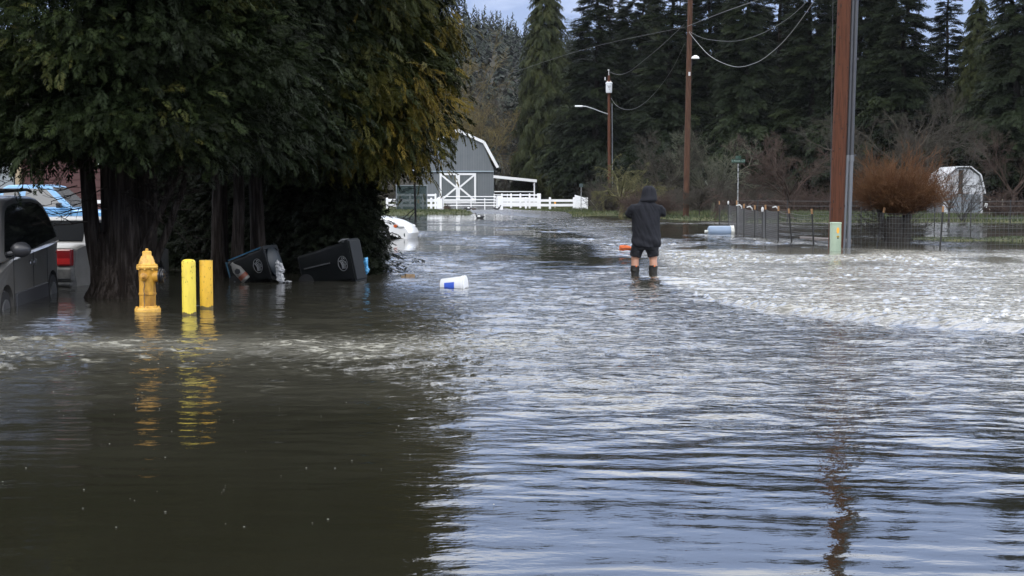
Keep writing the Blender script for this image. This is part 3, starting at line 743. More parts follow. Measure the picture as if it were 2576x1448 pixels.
def back_rows():
    g = np.random.default_rng(19); n = 150
    px = np.concatenate([np.linspace(1345, 2760, n) + g.normal(size=n) * 12]); Y = g.uniform(196, 262, n); X = (px - 1288) / FPX * Y
    H = g.uniform(0.78, 1.04, n) * (8.7 * Y / 67.0) * np.where((px > 2300) & (px < 2450), .8, 1); nb = 420
    idx = np.repeat(np.arange(n), nb); m_ = len(idx); f = g.random(m_) ** .85; a = g.uniform(0, 6.283, m_)
    L = (H[idx] * .19 * (1 - f) ** .75) * g.uniform(.6, 1.15, m_) + .5; z = H[idx] * (.05 + .95 * f)
    P = np.stack([X[idx] + np.cos(a) * L * .25, Y[idx] + np.sin(a) * L * .25, z], -1)
    D = unit(np.stack([np.cos(a), np.sin(a), -.3 + .5 * f + g.normal(size=m_) * .15], -1))
    tone = np.clip(.35 + g.normal(size=n) * .2, 0, 1)[idx]
    V, F, A = place_fronds([frond(5, 1, .3, .07, 60 + s, 1.0, .4) for s in range(3)], P, D, L * .95, .3, tone, g)
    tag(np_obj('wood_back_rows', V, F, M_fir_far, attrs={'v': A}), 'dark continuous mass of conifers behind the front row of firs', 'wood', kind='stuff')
back_rows()
# ---- bare trees and shrubs
def bare(name, label, cat, px, Y, H, Wd, m, n0=7, seed=0, lv=((9, .8, .5, .55), (9, .8, .55, .6), (6, .9, .6, .7)), r0=0.1, z=0.0, grav=-0.05, up=0.12, zfork=0.25, group=None, crownname='crown'):
    t = thing(name, label, cat, base(px, Y, z), group=group)
    g = np.random.default_rng(seed)
    P, F = None, None
    trunks(t, [(0, 0, -0.3, 0.05 * H * g.normal(), 0.05, H * zfork + 0.2, r0 * 1.3, r0 * 0.9)], m=m, seed=seed)
    a = g.uniform(0, 6.28, n0); rr = Wd / 2 / H
    D = unit(np.stack([np.cos(a) * rr * 1.3, np.sin(a) * rr * 1.3, g.uniform(0.55, 1.0, n0)], -1))
    S = np.zeros((n0, 3)); S[:, 2] = g.uniform(0.6, 1, n0) * H * zfork
    twiggy(crownname, t, S, D, g.uniform(0.55, 0.8, n0) * H, np.full(n0, r0 * 0.55), m, lv, 0.28, grav, up, seed, rmin=0.010 if Y < 120 else 0.018)
    return t
LV2 = ((10, .8, .55, .6), (10, .85, .55, .7))
bare('bare_tree', 'tall pale bare tree with golden twigs rising behind the barn ridge', 'tree', 1215, 190, 17, 9, M_twig_gold, 8, 201, r0=0.16)
bare('bare_tree', 'greyer bare tree between the barn and the yellowing cedar, at the hill foot', 'tree', 1165, 215, 20, 10, M_twig_gold, 8, 202, r0=0.16)
bare('bare_tree', 'bare tree right of the golden one, half hidden by the drooping olive cedar', 'tree', 1275, 205, 19, 9, M_twig, 7, 203, r0=0.16)
bare('apple_tree', 'mossy spreading bare apple tree under the street light arm', 'tree', 1560, 104, 5.4, 7.5, M_twig_moss, 9, 204, r0=0.14, grav=-0.25, up=0.0)
bare('bare_shrub', 'rounded reddish brown bare shrub directly behind the person', 'shrub', 1632, 96, 2.9, 5.6, M_twig_red, 46, 205, LV2, r0=0.03, zfork=0.05)
bare('bare_tree', 'grey lichen-covered bare tree left of the tall lamp pole', 'tree', 1668, 112, 6.2, 5.5, M_twig, 8, 206, r0=0.11)
bare('bare_tree', 'pale lichen-covered bare tree right of the tall lamp pole', 'tree', 1790, 112, 6.6, 6.5, mat('lichen_twig_bark', (0.07, 0.075, 0.055), 0.9, col2=(0.12, 0.12, 0.08), nscale=1.5), 9, 207, r0=0.12)
bare('bare_shrub', 'arching berry shrub below the green street name sign', 'shrub', 1880, 82, 3.2, 6.5, M_twig_red, 12, 208, r0=0.05, grav=-0.35, up=0.0)
bare('bare_shrub', 'tangled bare shrub between the lamp pole and the netting fence', 'shrub', 1760, 92, 2.9, 4.5, M_twig, 20, 209, LV2, r0=0.04)
bare('bare_tree', 'bare tree left of the big utility pole, behind the red vehicle', 'tree', 1985, 100, 6.5, 7, M_twig_red, 9, 210, r0=0.12)
bare('bare_tree', 'wide bare tree behind the orange willow, just right of the conduits', 'tree', 2205, 112, 8.5, 9, M_twig, 9, 211, r0=0.14)
bare('bare_tree', 'tall fine-twigged bare tree above the orange willow', 'tree', 2300, 115, 10.5, 10, M_twig, 10, 212, r0=0.15)
bare('bare_tree', 'dark bare tree whose twigs cross the white shed', 'tree', 2385, 74, 3.8, 3.2, M_stem, 8, 213, ((9, .8, .5, .5), (8, .8, .5, .6)), r0=0.05)
bare('bare_shrub', 'upright many-stemmed bush in front of the white shed', 'shrub', 2418, 78, 3.0, 2.6, M_stem, 11, 214, ((8, .8, .55, .5), (6, .8, .5, .6)), r0=0.04, zfork=0.04)
bare('bare_tree', 'bare tree right of the white shed with drooping twigs', 'tree', 2545, 112, 8, 7, M_twig_red, 9, 215, r0=0.13)
bare('bare_shrub', 'low reddish bush beside the small brown lean-to roof', 'shrub', 2540, 86, 2.6, 5, M_twig_red, 26, 216, LV2, r0=0.03, zfork=0.05)
bare('bare_shrub', 'brown brush at the wood edge right of the white paddock fence', 'shrub', 1545, 122, 2.6, 4, M_twig, 26, 217, LV2, r0=0.03, zfork=0.05)
# understory to darken the wood edge
def brush(px0, px1, Y, h, label, seed, n=900, m=M_twig):
    g = np.random.default_rng(seed); X0 = (px0 - 1288) / FPX * Y; X1 = (px1 - 1288) / FPX * Y
    S = np.stack([g.uniform(X0, X1, n), Y + g.normal(size=n) * 2.5, np.full(n, 0.1)], -1)
    D = unit(np.stack([g.normal(size=n) * .35, g.normal(size=n) * .3, np.ones(n)], -1))
    o = twiggy('bramble_thicket', None, S, D, g.uniform(0.5, 1, n) * h, np.full(n, 0.02), m, ((6, .8, .6, .6),), 0.4, -0.25, 0.0, seed)
    tag(o, label, 'thicket', kind='stuff')
brush(900, 1345, 196, 6.0, 'grey-brown thicket behind the barn', 303, 1500)
brush(1490, 1960, 128, 3.4, 'brown bramble thicket along the foot of the firs', 301, 1300)
brush(1960, 2700, 123, 3.2, 'dark leafless thicket behind the green field on the right', 302, 1200, M_twig_red)
def evergreen_mass():
    g = np.random.default_rng(77); n = 5200
    px = g.uniform(1505, 2700, n); Y = g.uniform(134, 150, n); X = (px - 1288) / FPX * Y
    z = g.uniform(0.2, 1, n) * (3.5 + 3.5 * vnoise(px / 90, px * 0, 3)); P = np.stack([X, Y, z], -1)
    D = unit(g.normal(size=(n, 3)) + np.array([0, -0.6, -0.3]))
    V, F, A = place_fronds(FIR, P, D, g.uniform(0.8, 1.8, n), 0.6, np.clip(0.35 + g.normal(size=n) * 0.15, 0, 1), g)
    tag(np_obj('young_conifer_undergrowth', V, F, M_fir, attrs={'v': A}), 'dark evergreen undergrowth between the trunks of the wood', 'undergrowth', kind='stuff')
evergreen_mass()
# orange willow
wl = thing('willow_shrub', 'pollarded willow with a dense fan of orange-brown shoots on a thick dark stump', 'shrub', base(2255, 41.5, 0))
trunks(wl, [(-0.12, 0, -0.45, -0.02, 0, 0.85, 0.24, 0.24), (0.1, 0, -0.45, 0.35, 0, 1.05, 0.2, 0.12), (-0.1, 0, -0.2, -0.5, 0.1, 1.0, 0.12, 0.08)], m=M_stem, seed=9)
g_ = np.random.default_rng(21); n = 620
a = g_.uniform(0, 6.28, n); sp = g_.random(n) ** 0.6
S = np.stack([np.cos(a) * 0.35 * sp + 0.05, np.sin(a) * 0.3 * sp, g_.uniform(0.85, 1.15, n)], -1)
D = unit(np.stack([np.cos(a) * sp * 1.7, np.sin(a) * sp * 1.3, 0.85 + 0 * a], -1))
twiggy('shoots', wl, S, D, g_.uniform(0.45, 1.30, n) * (1 - .1 * sp), np.full(n, 0.010), M_twig_orange, ((9, .55, .55, .6), (4, .6, .5, .7)), 0.4, 0.04, 0.25, 22, wob=0.05, rmin=0.004)
n = 60; a = g_.uniform(0, 6.28, n)
S = np.stack([g_.normal(size=n) * .35 - .2, g_.normal(size=n) * .3, g_.uniform(-.1, .5, n)], -1); D = unit(np.stack([np.sign(np.cos(a)) * 1.0 + .0 * a, np.sin(a), 0.75 + 0 * a], -1))
twiggy('low_twigs', wl, S, D, g_.uniform(0.6, 1.3, n), np.full(n, 0.010), M_stem, ((7, .8, .6, .6),), 0.3, 0.0, 0.1, 23)
# grass blades on the banks
def grass():
    g = np.random.default_rng(3); n = 90000
    py = np.where(g.random(n) < .35, g.uniform(588, 612, n), g.uniform(508, 562, n)); px = g.uniform(960, 2620, n)
    Y = CAMH * FPX / (py - 495); Y = np.where(py < 562, g.uniform(74, 175, n), Y); X = (px - 1288) / FPX * Y
    h = ground_h(X, Y); l = np.interp(Y, [84, 100, 120, 142, 168], [1330, 1235, 1190, 1150, 1118]); r = np.interp(Y, [84, 100, 120, 142, 168], [1420, 1440, 1420, 1290, 1256])
    k = (h > 0.005) & ~((px > l) & (px < r) & (Y > 80)); X = X[k]; Y = Y[k]; h = h[k]; n = len(X)
    H = g.uniform(0.04, 0.13, n) * np.where(Y > 60, 1.6 * (0.5 + fnoise(X * .3, Y * .1, 8) * 1.3), 0.6); a = g.uniform(0, 3.14, n); w = 0.02 + 0.0 * a + 0.02 * (Y > 60)
    d = np.stack([np.cos(a) * w, np.sin(a) * w, 0 * a], -1); p = np.stack([X, Y, h - 0.01], -1); tip = p + np.stack([g.normal(size=n) * .05, g.normal(size=n) * .05, H], -1)
    V = np.stack([p - d, p + d, tip], 1).reshape(-1, 3); F = np.arange(len(V)).reshape(-1, 3)
    A = np.repeat(np.clip(fnoise(X * .4, Y * .15, 2) + g.normal(size=n) * .15, 0, 1), 3)
    m = mat('wet_grass', (0.06, 0.09, 0.02), 0.7, attr='v', stops=[(0, (0.03, 0.03, 0.012)), (0.45, (0.03, 0.048, 0.010)), (1, (0.075, 0.08, 0.02))])
    tag(np_obj('grass', V, F, m, attrs={'v': A}), 'short green grass on the banks and islets above the flood', 'grass', kind='stuff')
grass()
# ================================================================ buildings
M_white = mat('white_paint', (0.80, 0.80, 0.80), 0.45)
M_vinyl = mat('white_vinyl', (0.82, 0.82, 0.83), 0.35, col2=(0.70, 0.70, 0.70), nscale=2.5, nlow=.5, nhigh=.8)
def boards(name, c1, c2, period, axis='X', depth=0.008, rough=0.6):
    m = bpy.data.materials.new(name); m.use_nodes = True; t = m.node_tree; L = t.links; p = t.nodes['Principled BSDF']
    p.inputs['Roughness'].default_value = rough
    tc = N(t, 'ShaderNodeTexCoord'); sp = N(t, 'ShaderNodeSeparateXYZ'); L.new(tc.outputs['Object'], sp.inputs[0])
    dv = N(t, 'ShaderNodeMath', operation='DIVIDE'); L.new(sp.outputs[axis], dv.inputs[0]); dv.inputs[1].default_value = period
    fr = N(t, 'ShaderNodeMath', operation='FRACT'); L.new(dv.outputs[0], fr.inputs[0])
    lt = N(t, 'ShaderNodeMapRange'); L.new(fr.outputs[0], lt.inputs[0]); lt.inputs[1].default_value = 0.0; lt.inputs[2].default_value = 0.09
    fl = N(t, 'ShaderNodeMath', operation='FLOOR'); L.new(dv.outputs[0], fl.inputs[0])
    wn = N(t, 'ShaderNodeTexWhiteNoise', noise_dimensions='1D'); L.new(fl.outputs[0], wn.inputs['W'])
    nz = N(t, 'ShaderNodeTexNoise'); nz.inputs['Scale'].default_value = 1.3; nz.inputs['Detail'].default_value = 5; L.new(tc.outputs['Object'], nz.inputs['Vector'])
    av = N(t, 'ShaderNodeMath', operation='MULTIPLY_ADD'); L.new(wn.outputs['Value'], av.inputs[0]); av.inputs[1].default_value = 0.35; L.new(nz.outputs[0], av.inputs[2])
    mx = N(t, 'ShaderNodeMix', data_type='RGBA'); L.new(av.outputs[0], mx.inputs[0]); mx.inputs[6].default_value = (*c1, 1); mx.inputs[7].default_value = (*c2, 1)
    gr = N(t, 'ShaderNodeMix', data_type='RGBA'); L.new(lt.outputs[0], gr.inputs[0]); gr.inputs[6].default_value = (c1[0] * .35, c1[1] * .35, c1[2] * .35, 1); L.new(mx.outputs[2], gr.inputs[7])
    L.new(gr.outputs[2], p.inputs['Base Color'])
    bp = N(t, 'ShaderNodeBump'); bp.inputs['Distance'].default_value = depth; L.new(lt.outputs[0], bp.inputs['Height']); L.new(bp.outputs[0], p.inputs['Normal'])
    return m
M_barn = boards('grey_barn_siding', (0.105, 0.12, 0.13), (0.145, 0.16, 0.17), 0.30)
def px2(cx, cy, ox=1060, oy=350, s=3.68):   # enlarged-crop position -> 2576 px picture
    return (ox + cx / s) / 1.1409, (oy + cy / s) / 1.1409
def barn():
    Y = 176.0; s = Y / FPX
    X0 = (1152 - 1288) * s; zg = float(ground_h(X0, Y + .5)); gz = 0.72
    b = thing('barn', 'grey gambrel-roofed barn with white trim and crossed white doors', 'barn', (X0, Y, gz))
    Hh = lambda py: (495 - py) * s + CAMH - gz
    hw = 4.45
    zt = Hh(427); zk = Hh(361); zr = Hh(331)
    prof = [(-hw, -0.8), (hw, -0.8), (hw, zt), (3.1, zk), (0, zr), (-3.1, zk), (-hw, zt)]
    MB().prism(prof, 'y', 0, 11).build('wall', M_barn, b)
    # upper gable siding set proud of the lower wall
    MB().prism([(-hw + .02, Hh(430.5)), (hw - .02, Hh(430.5)), (hw - .02, zt), (3.08, zk - .02), (0, zr - .02), (-3.08, zk - .02), (-hw + .02, zt)], 'y', -0.10, -0.003).build('gable_siding', M_barn, b)
    MB().box((0, -0.14, Hh(430.5) - 0.03), (2 * hw, 0.16, 0.14)).build('flashing', mat('pale_grey_flashing', (0.3, 0.36, 0.4), .4), b)
    r = MB(); ov = 0.55
    pts = [(0, zr + .12), (3.25, zk + .12), (4.95, Hh(421.5))]
    for sg in (-1, 1):
        for (x0, z0), (x1, z1) in zip(pts[:-1], pts[1:]):
            n_ = Vector((z0 - z1, 0, x1 - x0)).normalized() * .12
            vs = [(sg * x0, -0.34, z0), (sg * x1, -0.34, z1), (sg * x1, 11.4, z1), (sg * x0, 11.4, z0)]
            r.add([(v[0], v[1], v[2]) for v in vs] + [(v[0] + sg * n_.x, v[1], v[2] + n_.z) for v in vs], [(0, 1, 2, 3), (7, 6, 5, 4), (0, 4, 5, 1), (1, 5, 6, 2), (2, 6, 7, 3), (3, 7, 4, 0)])
    r.build('roof', mat('dark_roof_metal', (0.12, 0.13, 0.14), .5), b)
    f = MB()
    for sg in (-1, 1):
        for (x0, z0), (x1, z1) in zip(pts[:-1], pts[1:]):
            f.beam((sg * x0, -0.42, z0 + .0), (sg * x1, -0.42, z1 + .0), 0.12, 0.34)
    f.build('fascia', M_white, b)
    # doors
    dl, dr, dt, db = (1106.6 - 1152) * s, (1198 - 1152) * s, Hh(435.5), Hh(507)
    for k, (a, c) in enumerate(((dl, 0.02), (0.03, dr))):
        d = MB().box(((a + c) / 2, -0.06, (dt + db) / 2), (c - a, 0.1, dt - db)).build('door', boards('grey_door_boards%d' % k, (0.085, 0.10, 0.105), (0.115, 0.13, 0.135), 0.32), b)
        m = MB(); w = 0.24
        for (x, z, dx, dz) in ((a + w / 2, (dt + db) / 2, w, dt - db), (c - w / 2, (dt + db) / 2, w, dt - db), ((a + c) / 2, dt - w / 2, c - a - 2 * w, w), ((a + c) / 2, db + w / 2, c - a - 2 * w, w)):
            m.box((x, -0.15, z), (dx, 0.07, dz))
        m.build('door_frame', M_white, d)
        m = MB(); zm = (dt + db) / 2
        if k == 0: prs = (((a + w, dt - w), (c - w, zm + .05)), ((a + w, db + w), (c - w, zm - .05)))
        else: prs = (((a + w, zm + .05), (c - w, dt - w)), ((a + w, zm - .05), (c - w, db + w)))
        for p, q in prs: m.beam((p[0], -0.145, p[1]), (q[0], -0.145, q[1]), 0.05, 0.22)
        m.build('cross_brace', M_white, d)
    # lean-to on the right
    x1 = (1348 - 1152) * s; z0, z1 = Hh(444), Hh(455)
    m = MB(); m.add([(hw, -0.1, z0), (x1, -0.1, z1), (x1, 6, z1), (hw, 6, z0), (hw, -0.1, z0 - .06), (x1, -0.1, z1 - .06), (x1, 6, z1 - .06), (hw, 6, z0 - .06)], [(0, 1, 2, 3), (7, 6, 5, 4), (0, 4, 5, 1), (1, 5, 6, 2), (2, 6, 7, 3), (3, 7, 4, 0)])
    m.build('lean_to_roof', mat('dark_roof_metal', (0, 0, 0)), b)
    MB().beam((hw - .05, -0.16, z0), (x1 + .1, -0.16, z1), 0.1, 0.34).build('fascia', M_white, b)
    for yy in (0.0, 5.6): MB().box((x1 - .2, yy, (z1 - .2) / 2 - .3), (.16, .16, z1 + .4)).build('post', M_white, b)
barn()
# far field grass strip in front of the barn is part of the ground
def fence_run(t, P0, P1, nposts, hgt=1.25, rails=((0.55, 0.2), (1.0, 0.2)), pw=0.2, vis_first=True, name='post'):
    P0 = Vector(P0); P1 = Vector(P1)
    for i in range(nposts):
        if i == 0 and not vis_first: continue
        p = P0.lerp(P1, i / (nposts - 1) if nposts > 1 else 0)
        m = MB().box((p.x, p.y, p.z + hgt / 2 - .2), (pw, pw, hgt + .4)); m.lathe([(pw * .75, hgt), (pw * .75, hgt + .04), (.001, hgt + .13)], 4, M=Matrix.Translation(p) @ Matrix.Rotation(R(45), 4, 'Z'))
        m.build(name, M_vinyl, t)
    m = MB()
    d = (P1 - P0).normalized(); nrm = Vector((-d.y, d.x, 0)) * 0.0
    for z, h in rails: m.beam(P0 + Vector((0, 0, z)), P1 + Vector((0, 0, z)), 0.06, h)
    m.build('rails', M_vinyl, t)
def fpt(cx, Y, z=0.0):
    px, _ = px2(cx, 0); return ((px - 1288) / FPX * Y, Y, z)
f1 = thing('paddock_fence', 'white vinyl rail fence left of the gate, beside the green screen', 'fence', (0, 0, 0))
fence_run(f1, fpt(190, 149), fpt(655, 149), 4, 1.2, ((0.52, .26), (1.03, .3)), .22)
fence_run(f1, fpt(655, 149), fpt(725, 149), 2, 1.2, ((0.52, .26), (1.03, .3)), .22, vis_first=False)
fence_run(f1, fpt(300, 158, .1), fpt(700, 158, .1), 4, 1.55, ((0.9, .2), (1.5, .22)), .2)
m = MB(); p = fpt(752, 149); m.box((p[0], 149.6, .6), (.42, 1.6, 1.6)); m.build('gate_pillar', M_vinyl, f1)
gt = thing('pipe_gate', 'long white pipe gate standing open water in front of the barn doors', 'gate', (0, 0, 0)); gt['label'] = 'long white pipe gate across the wet drive in front of the barn doors'
m = MB(); a = fpt(782, 149); c = fpt(1345, 149)
for cy in (787, 820, 851, 881):
    z = CAMH + (495 - px2(0, cy)[1]) * 149 / FPX; m.tube([(a[0], 149, z), (c[0], 149, z)], 0.045, 8)
m.build('rails', M_white, gt)
for cx in (785, 925, 1075, 1220, 1342):
    p = fpt(cx, 149); MB().box((p[0], 149, .55), (.09, .07, 1.45)).build('upright', M_white, gt)
g2 = thing('pipe_gate', 'smaller white pipe gate under the lean-to roof of the barn', 'gate', (0, 0, 0))
m = MB(); a = fpt(1318, 162); c = fpt(1738, 162)
for cy in (735, 768, 800, 832):
    z = CAMH + (495 - px2(0, cy)[1]) * 162 / FPX; m.tube([(a[0], 162, z), (c[0], 162, z)], 0.045, 8)
m.build('rails', M_white, g2)
for cx in (1318, 1458, 1598, 1738):
    p = fpt(cx, 162); MB().box((p[0], 162, .9), (.09, .07, 1.7)).build('upright', M_white, g2)
f2 = thing('paddock_fence', 'white vinyl fence between the gate pillar and the tall white panel under the lean-to', 'fence', (0, 0, 0))
m = MB(); p = fpt(1378, 149); m.box((p[0], 149.8, .65), (.55, 2.2, 1.75)); m.build('gate_pillar', M_vinyl, f2)
fence_run(f2, fpt(1400, 153, .1), fpt(1790, 153, .1), 5, 1.55, ((0.6, .24), (1.1, .2), (1.5, .16)), .2)
m = MB(); p = fpt(1793, 149); m.box((p[0], 150, .75), (.36, 2, 2.0)); m.build('end_panel', M_vinyl, f2)
f3 = thing('paddock_fence', 'white vinyl fence right of the lean-to, ending in a wide white panel', 'fence', (0, 0, 0))
fence_run(f3, fpt(1400, 147), fpt(2160, 147), 4, 1.25, ((0.55, .26), (1.02, .26)), .22)
m = MB(); a = Vector(fpt(2168, 151)); c = Vector(fpt(2296, 145))
m.add([(a.x, a.y, -.2), (c.x, c.y, -.2), (c.x, c.y, 1.25), (a.x, a.y, 1.62), (a.x + .03, a.y + .1, -.2), (c.x + .03, c.y + .1, -.2), (c.x + .03, c.y + .1, 1.25), (a.x + .03, a.y + .1, 1.62)], [(0, 1, 2, 3), (7, 6, 5, 4), (0, 4, 5, 1), (1, 5, 6, 2), (2, 6, 7, 3), (3, 7, 4, 0)])
m.build('end_panel', M_vinyl, f3)
m = MB(); p = Vector(fpt(2296, 145)); m.box((p.x, p.y, .5), (.22, .22, 1.7)); m.build('post', M_vinyl, f3)
# ---- green windscreen on a frame
gs = thing('windscreen', 'dark green see-through mesh screen on a frame in front of the white fence', 'screen', fpt(470, 140))
M_mesh = mat('green_mesh_net', (0.012, 0.03, 0.03), 0.7, alpha=0.72)
MB().box((-0.2, 0, 1.15), (3.0, .02, 2.7)).build('net', M_mesh, gs)
m = MB(); m.tube([(-1.75, 0, 2.52), (1.35, 0, 2.52)], .03, 8); m.tube([(1.32, 0, -.3), (1.32, 0, 2.6)], .035, 8); m.tube([(-1.7, 0, -.3), (-1.7, 0, 2.6)], .035, 8)
m.build('frame', mat('frame_grey', (.2, .22, .24), .4), gs)
# ---- red house and its beige wing on the left
M_red = boards('red_brown_siding', (0.06, 0.022, 0.02), (0.08, 0.03, 0.027), 0.22, 'Z')
M_beige = boards('beige_siding', (0.30, 0.22, 0.13), (0.36, 0.27, 0.16), 0.2, 'Z')
hs = thing('house', 'dark red-brown house with beige corner boards behind the blue pickup', 'house', (-13.0, 42, -0.1))
MB().box((0.35, 4, 1.7), (3.6, 8, 3.8)).build('wall', M_red, hs)
for x in (-1.52, 2.22): MB().box((x, -0.03, 1.7), (.16, .16, 3.8)).build('corner_board', mat('beige_trim', (.33, .26, .17), .6), hs)
MB().box((2.75, 3.6, 1.7), (0.9, 7, 3.8)).build('wall', M_beige, hs)
MB().box((3.35, 3.4, 1.7), (.3, 6.8, 3.78)).build('wall', M_red, hs)
MB().box((-4.6, 4, 1.7), (6.0, 7.9, 3.78)).build('wall', mat('grey_white_wall', (.45, .47, .48), .6), hs)
MB().box((-1.9, -0.05, 1.6), (.5, .12, 2.3)).build('downpipe_panel', mat('grey_panel', (.25, .27, .28), .5), hs)
m = MB(); m.prism([(-8.2, 3.55), (4.0, 3.55), (3.2, 4.9), (-7.4, 4.9)], 'y', -0.6, 9); m.build('roof', mat('shingle', (.05, .045, .045), .9, col2=(.07, .065, .06), nscale=6), hs)
w = MB().box((1.35, -0.04, 1.9), (.9, .08, 1.0)).build('window', mat('window_glass', (.02, .025, .03), .05), hs)
MB().box((1.35, -0.06, 2.45), (1.1, .14, .1)).box((1.35, -0.055, 1.9), (.05, .13, 1.0)).box((1.35, -0.06, 1.35), (1.1, .14, .1)).build('frame', M_white, w)
# ---- white gambrel shed, far right
sh = thing('gambrel_shed', 'white gambrel shed with grey doors behind bare twigs at the far right', 'shed', base(2420, 106, 0.2))
s_ = 106 / FPX
hw = 1.5
prof = [(-hw, -.3), (hw, -.3), (hw, 1.5), (1.15, 2.75), (.45, 3.3), (-.45, 3.3), (-1.15, 2.75), (-hw, 1.5)]
MB().prism(prof, 'y', 0, 4).build('wall', boards('white_shed_boards', (.32, .33, .35), (.48, .49, .51), .25), sh)
MB().box((-.62, -.03, .65), (1.0, .06, 1.5)).build('door', mat('pale_grey_door', (.15, .17, .19), .6), sh)
MB().box((.65, -.03, .65), (1.3, .06, 1.5)).build('door', mat('pale_grey_door', (0, 0, 0)), sh)
MB().box((-.2, -.03, 1.6), (.3, .05, 3.2)).build('dark_post', M_stem, sh)
m = MB(); q = [(hw + .08, 1.42), (1.22, 2.82), (.48, 3.4), (-.48, 3.4), (-1.22, 2.82), (-hw - .08, 1.42)]
for a, b in zip(q[:-1], q[1:]):
    d_ = Vector((b[0] - a[0], b[1] - a[1])).normalized(); n_ = (-d_.y * .07, d_.x * .07)
    m.prism([a, b, (b[0] - n_[0], b[1] - n_[1]), (a[0] - n_[0], a[1] - n_[1])], 'y', -.25, 4.2)
m.build('roof', mat('white_metal_roof', (.52, .53, .55), .5), sh)
ls = thing('lean_to_shelter', 'small shelter with a rusty brown roof beside the wire fence at the right edge', 'shelter', base(2530, 118, .3))
MB().prism([(-1.0, 1.0), (.9, 1.55), (.95, 1.62), (-1.02, 1.08)], 'y', 0, 2).build('roof', mat('rusty_roof', (.16, .08, .06), .7, col2=(.10, .06, .05), nscale=5), ls)
for x in (-.8, .8): MB().box((x, .1, .55 + .1 * (x > 0)), (.08, .08, 1.1 + .5 * (x > 0))).build('post', mat('pale_post', (.3, .27, .22), .8), ls)
# ================================================================ poles and cables
M_pole = mat('brown_treated_pole', (0.088, 0.034, 0.019), 0.9, col2=(0.035, 0.015, 0.010), nscale=26, stretch=(1, 1, .06), bump=.01, bscale=10, nlow=.45, nhigh=.75, spec=.2)
M_pole2 = mat('weathered_pole', (0.10, 0.052, 0.032), 0.9, col2=(0.04, 0.02, 0.014), nscale=22, stretch=(1, 1, .06), bump=.01, bscale=12, spec=.2)
M_galv = mat('grey_conduit', (0.15, 0.16, 0.175), 0.42, metal=0.25, col2=(0.14, 0.15, 0.165), nscale=3)
M_galv_d = mat('dark_conduit', (0.06, 0.063, 0.07), 0.42, metal=0.25, col2=(0.07, 0.072, 0.08), nscale=3)
def pole_rings(h, r0, r1, lean, n=18, seed=0):
    g = np.random.default_rng(seed)
    m = MB(); pts = [(lean * i / n, 0, -.6 + (h + .6) * i / n) for i in range(n + 1)]
    m.tube(pts, [r0 + (r1 - r0) * i / n + g.normal() * .0015 for i in range(n + 1)], 22); return m
up = thing('utility_pole', 'thick brown wooden utility pole with two grey conduits, right of centre', 'utility pole', base(2101, 39.6))
PM = pole_rings(13.5, .208, .165, .30)
m = PM; g_ = random.Random(4)
for k in range(46):
    z = g_.uniform(.5, 13); a = g_.uniform(-2.9, -.3); rr = .208 - .043 * z / 13.5; lx = .30 * (z + .6) / 14.1
    m.ell((lx + rr * math.cos(a) * 1.0, rr * math.sin(a), z), (.018, .010, g_.uniform(.02, .055)), 8, mi=1)
PM.build('pole', [M_pole, mat('knot_dark', (.03, .014, .01), .9)], up, smooth=True)
sc_ = 39.6 / FPX
def cx(px): return (px - 2101) * sc_
zc = CAMH + (495 - 392) * sc_
for nm, xb, xt, M_, r in (('conduit', 2121, 2128.5, M_galv, .052), ('conduit', 2134, 2138.5, M_galv, .060)):
    m = MB(); m.tube([(cx(xb), .0, -.3), (cx(xt), .0, zc)], r, 14); m.tube([(cx(xt) - .001, 0, zc - .16), (cx(xt), 0, zc + .02)], r * 1.22, 14)
    m.build(nm, M_, up, smooth=True)
for xb, xt, r in ((2129.5, 2138.5, .048), (2139, 2146.5, .052)):
    m = MB(); m.tube([(cx(xb), .0, zc), (cx(xt + 8), .0, 12.5)], r, 14); m.build('conduit', M_galv_d, up, smooth=True)
for z in (zc + .02, 5.2, 8.2): MB().box((cx(2120) + .01 * z, 0, z), (.62, .05, .05)).build('standoff_bracket', mat('bracket_dark', (.05, .05, .055), .5, metal=.5), up)
m = MB(); m.tube([(-.2, -.205, .0), (-.2, -.18, 13)], .008, 6); m.build('ground_wire', mat('bracket_dark', (0, 0, 0)), up)
m = MB(); m.box((.28, -.2, 12.6), (2.4, .11, .13)); m.build('crossarm', M_pole2, up)
pd = thing('utility_pedestal', 'pale green utility pedestal with an orange sticker in front of the thick brown pole', 'utility box', base(2101.5, 36.7))
M_ped = mat('pale_green_enamel', (0.34, 0.42, 0.31), 0.45, col2=(0.25, 0.32, 0.24), nscale=5, stretch=(1, 1, .4), nlow=.45, nhigh=.75)
MB().box((0, 0, .2), (.245, .22, 1.0)).build('body', M_ped, pd, bevel=.012)
MB().box((0, 0, .715), (.262, .237, .05)).build('cap', M_ped, pd, bevel=.015)
MB().box((-.113, -.118, .2), (.012, .012, .94)).box((.113, -.118, .2), (.012, .012, .94)).build('door_edge', M_ped, pd)
m = MB(); m.prism([(.035 + .034 * math.cos(a), .53 + .07 * math.sin(a) + (.03 if math.sin(a) > 0 else -.03) * .3) for a in [k * math.pi / 8 for k in range(16)]], 'y', -.1135, -.1115); m.build('sticker', mat('orange_sticker', (.85, .40, .04), .5), pd)
m = MB(); m.box((.038, -.1125, .375), (.07, .002, .04)); m.build('warning_label', mat('yellow_label', (.55, .38, .04), .5), pd)
m = MB(); m.box((.038, -.1142, .375), (.055, .002, .010)).box((.038, -.1142, .388), (.03, .002, .006)).box((.038, -.1125, .335), (.035, .002, .035)); m.build('warning_print', mat('print_black', (.03, .02, .01), .6), pd)
